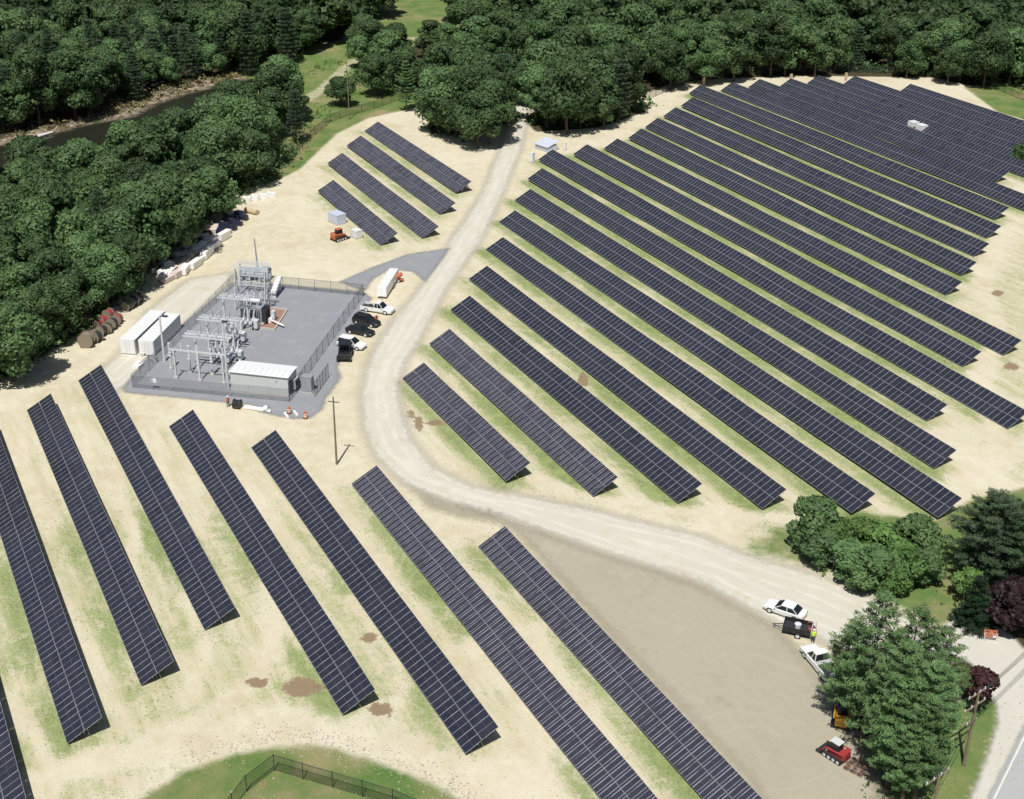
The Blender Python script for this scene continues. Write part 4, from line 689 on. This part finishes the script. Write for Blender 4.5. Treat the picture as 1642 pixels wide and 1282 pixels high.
def ct(px,label):
    q=G(*px); r=empty('instrument_transformer',(q.x,q.y,0),RU,label,'transformer',group='instrument transformers on posts')
    MB().box((0,0,.15),(.6,.6,.3),m_conc).cyl((0,0,.3),(0,0,2.2),.13,m_lgrey).box((0,0,2.25),(.5,.5,.12),m_lgrey).build('stand',r); b=MB(); b.cyl((0,0,2.3),(0,0,2.8),.22,m_lgrey); insul(b,0,0,2.8,1.3,.17); b.cyl((0,0,4.1),(0,0,4.35),.2,m_ins); b.build('bushing',r)
for px,l in (((275,592),'leftmost white bushing post of the front row inside the substation'),((306,597),'middle white bushing post of the front row inside the substation'),((341,602),'white bushing post of the front row nearest the control building')): ct(px,l)
def breaker(px,label):
    q=G(*px); r=empty('circuit_breaker',(q.x,q.y,0),RU,label,'circuit breaker'); f=MB()
    for x in(-.8,.8):
        for y in(-.5,.5): f.box((x,y,.6),(.12,.12,1.2),m_lgrey)
    f.build('frame',r)
    for i,x in enumerate((-.8,0,.8)):
        b=MB().cyl((x,-.9,1.5),(x,.9,1.5),.3,m_lgrey,n=12).build('tank',r)
        for s in(-1,1):
            k=MB(); 
            for j in range(6): k.cyl((x,s*(.55+.1*j),1.7+.22*j),(x,s*(.6+.1*j),1.84+.22*j),.15-.008*j,m_ins,n=8)
            k.cyl((x,s*.55,1.7),(x,s*1.2,3.1),.06,m_lgrey,n=6); k.build('bushing',b)
    MB().box((1.5,0,1.1),(.6,1.0,1.3),m_lgrey).build('cabinet',r)
breaker((372,578),'circuit breaker with slanted bushings behind the control building'); breaker((377,548),'circuit breaker with slanted bushings in the middle of the yard'); breaker((352,582),'circuit breaker between the left switch frames'); breaker((398,528),'low switchgear unit in front of the transformer')
def transformer():
    q=G(408,516); r=empty('power_transformer',(q.x,q.y,0),RU,'large grey power transformer with ribbed radiators in a stone-filled pit','transformer')
    MB().box((0,0,1.7),(3.6,2.2,2.6),m_ggrey).box((0,0,.25),(4.2,2.6,.3),m_conc).build('tank',r,bevel=.04)
    for s in(-1,1):
        k=MB(); [k.box((-1.5+i*.25,s*1.45,1.6),(.08,.6,2.2),m_ggrey) for i in range(13)]; k.build('radiator',r)
    k=MB(); [k.box((2.15,-.9+i*.3,1.6),(.6,.08,2.2),m_dark) for i in range(7)]; k.build('radiator',r)
    MB().cyl((-1.6,-.2,3.8),(1.4,-.2,3.8),.38,m_lgrey,n=14).cyl((-1,-.2,3.0),(-1,-.2,3.6),.08,m_lgrey).cyl((1,-.2,3.0),(1,-.2,3.6),.08,m_lgrey).build('conservator',r,smooth=False)
    for x in(-1.1,0,1.1):
        b=MB(); insul(b,x,.7,3.0,1.8,.18); b.cyl((x,.7,4.8),(x,.7,5.1),.04,m_lgrey,n=5); b.build('bushing',r)
        b=MB(); insul(b,x,-.95,3.0,.7,.1); b.build('bushing',r)
    MB().box((2.9,1.2,1.0),(.6,.8,1.4),m_lgrey).build('control_cabinet',r)
transformer()
pit=[G(382,523),G(440,530),G(461,498),G(405,492)]; cpt=sum(pit,Vector())/4; r=empty('transformer_pit',cpt,0,'pink-white kerbed rectangle of stone around the transformer','kerb')
for a,b in zip(pit,pit[1:]+pit[:1]): o=MB().box(((b-a).length/2,0,.14),((b-a).length,.22,.28),m_conc).build('kerb',r,loc=a-cpt); o.rotation_euler=(0,0,ang(a,b))
k=MB(); k.add([(p-cpt)+Vector((0,0,.05)) for p in pit],[(0,1,2,3)],m_brick); k.build('stone_bed',r)
tag(MB().cyl((0,0,.75),(0,0,.0),.45,m_plastic,n=12).cyl((.5,.1,.55),(3.4,1.2,.5),.16,m_plastic).build('pump_tank',loc=G(433,517)),'white round tank with a long white pipe in the transformer pit','tank')
def deadend(px,w_,h,label,rings=True):
    q=G(*px); r=empty('dead_end_tower',(q.x,q.y,0),RU,label,'substation tower')
    for x in(0,w_):
        k=MB(); [k.cyl((x,s*1.3,0),(x,s*.15,h),.10,m_lgrey,n=5) for s in(-1,1)]; [k.cyl((x,-1.3+1.15*z/h,z),(x,1.3-1.15*(z+1.2)/h,z+1.2),.04,m_lgrey,n=4) for z in [i*1.2 for i in range(int(h/1.2))]]; [k.cyl((x,1.3-1.15*z/h,z),(x,-1.3+1.15*(z+1.2)/h,z+1.2),.04,m_lgrey,n=4) for z in [i*1.2 for i in range(int(h/1.2))]]; k.build('lattice_leg',r)
    for z in(h,h*.62):
        k=MB(); [k.cyl((-.5,y,z+dz),(w_+.5,y,z+dz),.06,m_lgrey,n=4) for y in(-.25,.25) for dz in(0,.45)]; n=int(w_/.6); [k.cyl((i*w_/n,-.25,z),((i+1)*w_/n,.25,z+.45),.03,m_lgrey,n=4) for i in range(n)]; k.build('cross_beam',r)
    for i in range(3):
        x=w_*(i+.5)/3; b=MB(); insul(b,x,.2,h*.62-1.2,1.1,.12); b.build('insulator',r); b=MB(); insul(b,x,-.3,h*.62+.5,1.0,.12); b.build('insulator',r)
        pts=[(x,.2+math.sin(t)*1.3,h*.62-1.3-math.cos(t)*1.1+.2) for t in [j*.45-1.2 for j in range(8)]]; MB().tube(pts,.045,m_lgrey,n=5).build('jumper_loop',r)
    return r
deadend((382,494),5.2,7.0,'lattice dead-end tower standing over the transformer, right of the fence corner'); deadend((388,470),5.0,5.4,'shorter lattice tower nearest the far substation fence')
q=G(440,478); o=MB(); 
for i in range(5): o.box((i*.75,0,1.2+i*.28),(.8,.9,.5),m_wsteel)
for x in(0,3): o.box((x,0,.7+x*.15),(.2,.6,1.4+x*.3),m_lgrey)
o=o.build('bus_duct',loc=q); o.rotation_euler=(0,0,ang(G(436,480),G(450,462))); tag(o,'white stepped cable duct sloping beside the lattice towers','duct')
def lightpole(b,h,label,hd=.9):
    q=G(*b); r=empty('light_pole',q,RU,label,'light pole'); MB().cyl((0,0,0),(0,0,h),.19,m_lgrey,.13,n=8).build('pole',r); MB().cyl((0,0,h),(hd,0,h+.05),.04,m_lgrey,n=5).build('arm',r); MB().box((hd,0,h),(.8,.45,.16),m_dark).build('lamp_head',r)
lightpole((264,580),7.6,'tall grey light pole in front of the shorter white container'); lightpole((366,622),10.6,'very tall grey pole left of the control building',.4)
# fences
cN=[(378,455),(583,475)]
fence('chain_link_fence',[(378,455),(583,475)],2.1,'far side of the tall chain-link fence round the substation',m_link,m_dark,group=None)
fence('chain_link_fence',[(378,455),(213,622)],2.1,'left side of the chain-link substation fence, beside the containers',m_link,m_ggrey)
fence('chain_link_fence',[(213,622),(464,645)],2.1,'near side of the chain-link substation fence, in front of the control building',m_link,m_ggrey)
fence('chain_link_fence',[(583,475),(480,621)],2.1,'right side of the chain-link substation fence, beside the parked cars',m_link,m_dark)
fence('fence_gate',[(505,637),(527,606)],2.3,'dark open gate leaf swung outward at the substation corner',m_dlink,m_dark,1.4,'gate'); fence('fence_gate',[(464,645),(486,618)],2.2,'dark gate leaf at the near right substation corner by the control building',m_dlink,m_dark,1.4,'gate')
q=G(246,622,0); o=MB().box((0,0,1.5),(1.0,.04,.7),m_white).build('warning_sign',loc=G(247,625)); o.rotation_euler=(0,0,RU); tag(o,'small white sign hung on the near left substation fence','sign')
fence('perimeter_fence',[(400,298),(440,276),(470,250),(505,217),(530,196),(560,186),(600,175),(640,161),(676,152)],1.9,'long dark fence curving past the meadow at upper left',m_dlink,m_dark,3.5,r=.05)
fence('perimeter_fence',[(1032,163),(1080,143),(1130,127),(1200,118),(1300,116),(1400,117),(1520,120),(1560,130),(1600,145),(1632,158),(1720,190)],1.7,'long dark fence behind the large array along the wood',m_dlink,m_dark,3.5,r=.05)
fence('perimeter_fence',[(350,1330),(396,1270),(440,1236),(630,1292),(720,1330)],1.9,'dark fence corner on the green mound at the bottom edge',m_dlink,m_dark,3.0,r=.045)
fence('perimeter_fence',[(1412,1330),(1418,1262),(1412,1240)],1.6,'short dark fence beside the lowest pine at the bottom edge',m_dlink,m_dark,2.5)
# truck with mast
def masttruck():
    a,b=G(383,446),G(434,450); r=empty('mast_truck',((a+b)/2),ang(a,b),'blue-grey flatbed truck with upright mast parked behind the substation towers','truck')
    L=(b-a).length; MB().box((-.8,0,.95),(L-2.4,2.2,.3),m_blue).box((-.8,.95,1.4),(L-2.4,.25,.8),m_blue).box((-.8,-.95,1.4),(L-2.4,.25,.8),m_blue).build('bed',r); MB().box((L/2-1,0,1.35),(1.8,2.2,1.5),m_blue,taper=.9).box((L/2-.5,0,1.7),(.95,1.9,.5),m_win).build('cab',r,bevel=.04)
    MB().cyl((L/2-2.2,0,1.1),(L/2-2.2,0,2.2),.45,m_blue).cyl((L/2-2.2,0,2.2),(L/2-2.4,0,7.6),.17,m_ggrey,.11,n=8).build('mast',r); wheels(r,(-L/2+1,-L/2+2.1,L/2-1),1.1,.45,.3)
masttruck()
# white trailer by the cars
a,b=G(612,480),G(633,447); r=empty('enclosed_trailer',(a+b)/2,ang(a,b),'long white narrow trailer with an orange machine at its far end','trailer'); L=(b-a).length
MB().box((0,0,1.25),(L,1.7,1.6),m_white,taper=.94).build('box',r,bevel=.04); MB().cyl((-L/2,0,.6),(-L/2-1,0,.55),.05,m_dark).build('tow_bar',r); wheels(r,(.3,1.1),.95,.33,.2)
q=G(640,452); r=empty('cement_mixer',q,1,'orange cement mixer at the far end of the white trailer','mixer'); MB().cyl((-.3,0,1.0),(.5,0,1.5),.5,m_or,.32,n=12).build('drum',r); MB().box((0,0,.45),(1.4,.8,.12),m_or).cyl((0,0,.4),(0,0,1.0),.1,m_or).cyl((-.6,0,.4),(-.8,0,2.0),.06,m_or).build('frame',r); wheels(r,(0,),.5,.28,.12)
# utility poles and wires
def upole(b,h,label,arms,rz,r0=.16):
    q=G(*b); r=empty('utility_pole',q,rz,label,'utility pole'); MB().cyl((0,0,0),(0,0,h),r0,m_pole,r0*.65,n=9).build('pole',r)
    for z,L in arms:
        o=MB().box((0,.14,z),(L,.1,.14),m_wood).build('crossarm',r)
        for i in range(4 if L>1.5 else 2):
            k=MB(); x=-L/2+.12+(L-.24)*i/(3 if L>1.5 else 1); insul(k,x,.14,z+.07,.25,.06); k.build('insulator',o)
    return r
upole((540,745),10.0,'lone wooden utility pole beside the road bend',[(9.2,1.5)],.9,.15)
upole((560,192),14.2,'tall thin bare pole standing in the fence line by the meadow',[],0,.12)
rp=math.radians(100); upole((1545,1228),8.8,'grey double-crossarm utility pole on the grass verge beside the wine-red tree',[(8.5,2.6),(7.1,3.2),(5.2,1.6)],rp,.17)
upole((1484,1355),8.0,'utility pole cut by the bottom edge, only its pale crossarm showing',[(7.7,3.2)],rp,.16); upole((1672,1100),8.6,'utility pole just outside the right edge of the photo',[(8.3,2.6)],rp,.16)
Pa=[G(1545,1228)+Vector((0,0,7.3)),G(1484,1355)+Vector((0,0,7.9)),G(1672,1100)+Vector((0,0,8.5))]; ax=Vector((math.cos(rp),math.sin(rp),0))
for A,B,lab in ((Pa[0],Pa[1],'power lines running down to the bottom crossarm'),(Pa[0]+Vector((0,0,1.3)),Pa[2],'power lines running over the pavement to the right edge')):
    w_=MB()
    for s in(-1.2,-.4,.4,1.2):
        pts=[(A+(B-A)*u+ax*s-Vector((0,0,4*.5*u*(1-u))))-A for u in [i/10 for i in range(11)]]; w_.tube(pts,.022,m_dark,n=4)
    tag(w_.build('power_lines',loc=A),lab,'power lines')
# pole shadow stub: small stay beside the central pole
# ---- stored material along the wood
def pallet(px,l,w_,h,mat,label,grp,rz,name='pallet_stack',z=0):
    q=G(*px); r=empty(name,(q.x,q.y,z),rz,label,'pallet',grp)
    k=MB(); [k.box((0,y,.07),(l,.1,.12),m_wood) for y in(-w_/2+.08,0,w_/2-.08)]; k.build('pallet',r); o=MB().box((0,0,.14+h/2),(l-.06,w_-.06,h),mat).build('load',r,bevel=.03)
    return r
EDG=ang(G(262,455),G(340,398)); rr=random.Random(3)
LP=[((266,447),m_plastic),((275,452),m_pink),((262,438),m_plastic),((277,440),m_plastic),((288,444),m_pink),((300,436),m_plastic),((312,427),m_plastic),((290,430),m_pink),((322,418),m_plastic),((310,412),m_pink),((332,409),m_plastic),((322,402),m_plastic),((342,400),m_plastic),((300,420),m_pink),((334,394),m_pink),((345,389),m_plastic),((357,382),m_plastic),((366,376),m_pink)]
for i,(px,mt) in enumerate(LP):
    c_='white' if mt is m_plastic else 'pinkish'; nb=i+1
    px=(px[0]+rr.uniform(-3,3),px[1]+rr.uniform(-2.5,2.5)); pallet(px,rr.uniform(2.2,4.2),1.2,rr.uniform(.5,1.35),mt,'%s wrapped pallet in the row of stacked material along the wood edge'%c_,'%s pallets along the wood edge'%c_,EDG+rr.uniform(-.3,.3))
for i in range(16):
    u=i/15; px=(252+u*112+rr.uniform(-3,3),440-u*82+rr.uniform(-5,3)); mt=rr.choice([m_plastic,m_pink,m_plastic,m_navy]); c_={m_plastic:'white',m_pink:'pinkish',m_navy:'dark blue'}[mt]
    pallet(px,rr.uniform(1.2,2.4),1.0,rr.uniform(.4,1.2),mt,('%s wrapped pallet in the row of stacked material along the wood edge'%c_) if mt is not m_navy else 'dark blue wrapped pallet in the shaded stretch of the wood edge','%s pallets along the wood edge'%c_,EDG+rr.uniform(-.6,.6))
for i,px in enumerate(((352,372),(360,366),(368,360),(376,355),(384,349),(372,369),(381,362),(390,353),(356,378))): pallet(px,2.0,1.1,rr.uniform(.6,1.1),m_navy,'dark blue wrapped pallet in the shaded stretch of the wood edge','dark blue pallets along the wood edge',EDG+1.57+rr.uniform(-.2,.2))
for i in range(8):
    q=G(393+i*6.5,323-i*1.2+(i%2)*2); o=MB().box((0,0,.5),(.95,.95,1.0),m_plastic,taper=.85).cyl((0,0,1.0),(0,0,1.15),.25,m_plastic,.12).build('bulk_bag',loc=q,bevel=.1); o.rotation_euler=(0,0,rr.uniform(0,1)); tag(o,'white bulk bag in the cluster at the far end of the wood edge yard','bag','white bulk bags')
q=G(403,343); o=MB().cyl((-1.5,0,.55),(1.5,0,.55),.5,m_tan,n=14).cyl((-1.3,.7,.35),(1.2,.8,.35),.33,m_tan,n=12).build('canvas_roll',loc=q); o.rotation_euler=(0,0,ang(G(390,340),G(414,346))); tag(o,'tan rolled matting lying in front of the white bulk bags','roll')
def reel(px,rad,wd,mat,label,grp,rz):
    q=G(*px); r=empty('cable_reel',q,rz,label,'cable reel',grp)
    for s in(-1,1): MB().cyl((s*wd/2,0,rad),(s*(wd/2+.07),0,rad),rad,m_wood,n=20).build('flange',r)
    MB().cyl((-wd/2,0,rad),(wd/2,0,rad),rad*.78,mat,n=18).build('cable',r)
for i,(px,rad,mt,lab,grp) in enumerate([((140,556),1.2,m_wood,'largest bare wooden cable reel at the near end of the reel row',None),((156,548),.95,m_dark,'wooden reel of dark cable next to the largest reel',None),((165,538),.9,m_dark,'wooden cable reel in the reel row by the wood','wooden cable reels by the wood'),((173,534),.9,m_dark,'wooden cable reel in the reel row by the wood','wooden cable reels by the wood'),((181,527),.95,m_dark,'wooden cable reel in the reel row by the wood','wooden cable reels by the wood'),((189,519),.85,m_red,'wooden reel of red conduit at the far end of the reel row',None),((166,522),.9,m_red,'reel of bright red conduit behind the wooden reels','red conduit reels'),((175,512),.9,m_red,'reel of bright red conduit behind the wooden reels','red conduit reels'),((158,527),.8,m_red,'reel of bright red conduit behind the wooden reels','red conduit reels'),((140,522),.8,m_red,'red conduit reel apart in the shade of the wood',None),((213,492),1.0,m_navy,'dark blue cable drum where the reel row meets the pallets',None),((222,486),.9,m_dark,'dark cable drum beside the dark blue drum',None),((205,498),.8,m_grass2,'dark green coil drum in the shade by the wood',None)]):
    reel(px,rad,rad*1.1,mt,lab,grp,EDG+rr.uniform(-.3,.3))
brush('cut_brush',[[(232,578),(243,580)]],'brown cut branches piled at the door of the shorter white container','branches',60,8,1.2,1.2,m_reed,.14)
q=G(222,590); o=MB().box((0,0,.3),(1.6,.9,.55),m_plastic).box((.3,.1,.7),(.9,.7,.3),m_plastic).build('material_pile',loc=q,bevel=.05); o.rotation_euler=(0,0,EDG); tag(o,'small white wrapped pile beside the left substation fence','pile')
# ---- cabinets and equipment around the arrays
def cabinet(px,dim,label,mt=m_white,rz=0.0,name='equipment_cabinet',skid=True,z=0):
    q=G(*px); r=empty(name,(q.x,q.y,z),rz,label,'cabinet'); l,w_,h=dim
    if skid: MB().box((0,0,.1),(l*1.08,w_*1.1,.2),m_conc).build('base',r)
    o=MB().box((0,0,.2+h/2),(l,w_,h),mt).build('body',r,bevel=.03); MB().box((0,0,.23+h),(l+.08,w_+.08,.06),mt).build('lid',r); 
    for s in(-1,1): MB().box((s*l/4,-w_/2-.02,.2+h/2),(l/2-.06,.03,h*.86),mt).build('door',r)
    return r
cabinet((541,357),(3.0,2.2,1.7),'larger white equipment cabinet in front of the shortest panel row',m_bl,0.25); cabinet((572,381),(1.7,1.5,1.3),'smaller white equipment cabinet in front of the shortest panel row',m_white,.3)
cabinet((1463,212),(2.0,1.9,2.3),'left one of two white cabinets rising among the far panel rows',m_white,0); cabinet((1476,217),(2.2,1.9,2.3),'right one of two white cabinets rising among the far panel rows',m_white,0)
cabinet((853,261),(.9,.9,2.0),'white upright cabinet at the road end of the panel row',m_white,.4); cabinet((906,241),(.5,.5,1.5),'slim white cabinet behind the panel row near the top of the road',m_white,.4); cabinet((748,303),(.7,.5,1.0),'small white box under the right end of the farthest small-array row',m_white,0,skid=False)
for px_ in ((1128,137),(1268,132),(1356,130)): cabinet(px_,(.6,.5,1.9),'small pale cabinet at the far left end of a distant panel row',m_tan,0)['group']='small cabinets at far row ends'
q=G(876,240); r=empty('equipment_shed',q,.25,'low pale blue and white sheeted enclosure at the top of the gravel road','shed'); MB().box((0,0,.7),(4.2,3.0,1.2),m_bl).build('wall',r); k=MB(); k.add([(-2.3,-1.8,1.2),(2.3,-1.8,1.2),(2.3,1.8,2.1),(-2.3,1.8,2.1),(-2.3,-1.8,1.26),(2.3,-1.8,1.26),(2.3,1.8,2.16),(-2.3,1.8,2.16)],[(0,3,2,1),(4,5,6,7),(0,1,5,4),(1,2,6,5),(2,3,7,6),(3,0,4,7)],m_bl); [k.box((-2.2+1.1*i,0,1.74),(.05,3.65,.04),m_white,rx=.244) for i in range(5)]; k.build('roof',r)
# drum, barrels, cones, sign, barrier
q=G(381,655); r=empty('cable_drum',q,RU,'black cable drum lying before the substation fence','cable drum'); MB().cyl((-.45,0,.7),(.45,0,.7),.62,m_black,n=16).build('cable',r); [MB().cyl((s*.45,0,.7),(s*.52,0,.7),.72,m_dark,n=18).build('flange',r) for s in(-1,1)]
o=MB().cyl((0,0,.22),(4.2,0,.22),.2,m_plastic,n=10).cyl((0,.45,.2),(3.8,.45,.2),.18,m_plastic,n=10).build('white_pipes',loc=G(391,656)); o.rotation_euler=(0,0,ang(G(391,656),G(419,660))); tag(o,'white pipes lying beside the black cable drum','pipes')
o=MB().cyl((0,0,.5),(.6,0,.5),.45,m_lgrey,n=14).build('wire_coil',loc=G(424,660)); o.rotation_euler=(0,0,RU); tag(o,'grey wire coil at the end of the white pipes','coil')
def barrel(px,label):
    r=empty('traffic_barrel',G(*px),0,label,'traffic barrel'); MB().cyl((0,0,.08),(0,0,.95),.30,m_or,.24,n=14).build('body',r); MB().cyl((0,0,0),(0,0,.08),.38,m_rub,n=14).build('base',r); [MB().cyl((0,0,z),(0,0,z+.13),.295-z*.06+.01,m_white,.287-z*.06+.01,n=14).build('stripe',r) for z in(.3,.6)]
for px,l in (((464,663),'orange and white traffic barrel nearest the control building corner'),((490,671),'orange and white traffic barrel at the tip of the crushed stone')): barrel(px,l)
for px in((474,664),(459,667)): tag(MB().box((0,0,.12),(1.5,.3,.2),m_plastic).build('concrete_block',loc=G(*px)),'short white block lying between the traffic barrels','block','white blocks by the barrels')
r=empty('road_barrier',G(1587,1026),.9,'orange and white striped folding barrier on the pavement at right','barrier'); [MB().box((0,s*.25,.6),(1.4,.04,.22),m_or,rx=0).box((.35,s*.25,.6),(.3,.045,.225),m_white).box((0,s*.25,1.0),(1.4,.04,.22),m_or).build('board',r) for s in(-1,1)]; [MB().box((x,s*.25,.55),(.06,.05,1.1),m_white,rx=-s*.15).build('leg',r) for x in(-.6,.6) for s in(-1,1)]
r=empty('notice_board',G(1326,912),ang(G(1319,908),G(1335,913)),'white blank-faced notice board on two posts in front of the thicket','sign'); MB().box((0,0,1.55),(2.0,.06,1.0),m_white).build('board',r); [MB().box((x,.05,.8),(.09,.09,1.6),m_wood).build('post',r) for x in(-.7,.7)]
for px,l in (((1337,1096),'white wrapped bundle in the shade under the pine by the pickup'),((1336,1110),'smaller white bundle below the other one at the shaded pine edge')): tag(MB().box((0,0,.5),(1.3,.8,.9),m_plastic,taper=.8).box((.3,.2,1.0),(.6,.5,.2),m_ins).build('wrapped_bundle',loc=G(*px),bevel=.08),l,'bundle')
r=empty('generator',G(1301,1017),2.5,'small red generator with frame between the trailer and the pines','generator'); MB().box((0,0,.5),(1.0,.7,.5),m_red).box((.1,0,.85),(.5,.4,.2),m_dark).build('engine',r,bevel=.03); k=MB(); [k.tube([(x,-.45,.1),(x,-.45,1.1),(x,.45,1.1),(x,.45,.1)],.03,m_red) for x in(-.6,.6)]; k.build('frame',r)
# a few logs on the river bank
for i,(a_,b_) in enumerate((((243,140),(262,134)),((137,164),(142,162)),((60,222),(85,215)))):
    A,B=G(*a_),G(*b_); tag(MB().cyl((0,0,.4),(B-A)+Vector((0,0,.5)),.35,m_plastic,.2,n=7).build('bleached_log',loc=A),('pale bleached log on the river bank, rightmost','short pale log in the brush above the river','pale log low on the river bank near the left photo edge')[i],'log')

cabinet((494,628),(1.6,1.2,2.3),'tall grey cabinet between the two dark gate leaves of the substation',m_ggrey,RU)
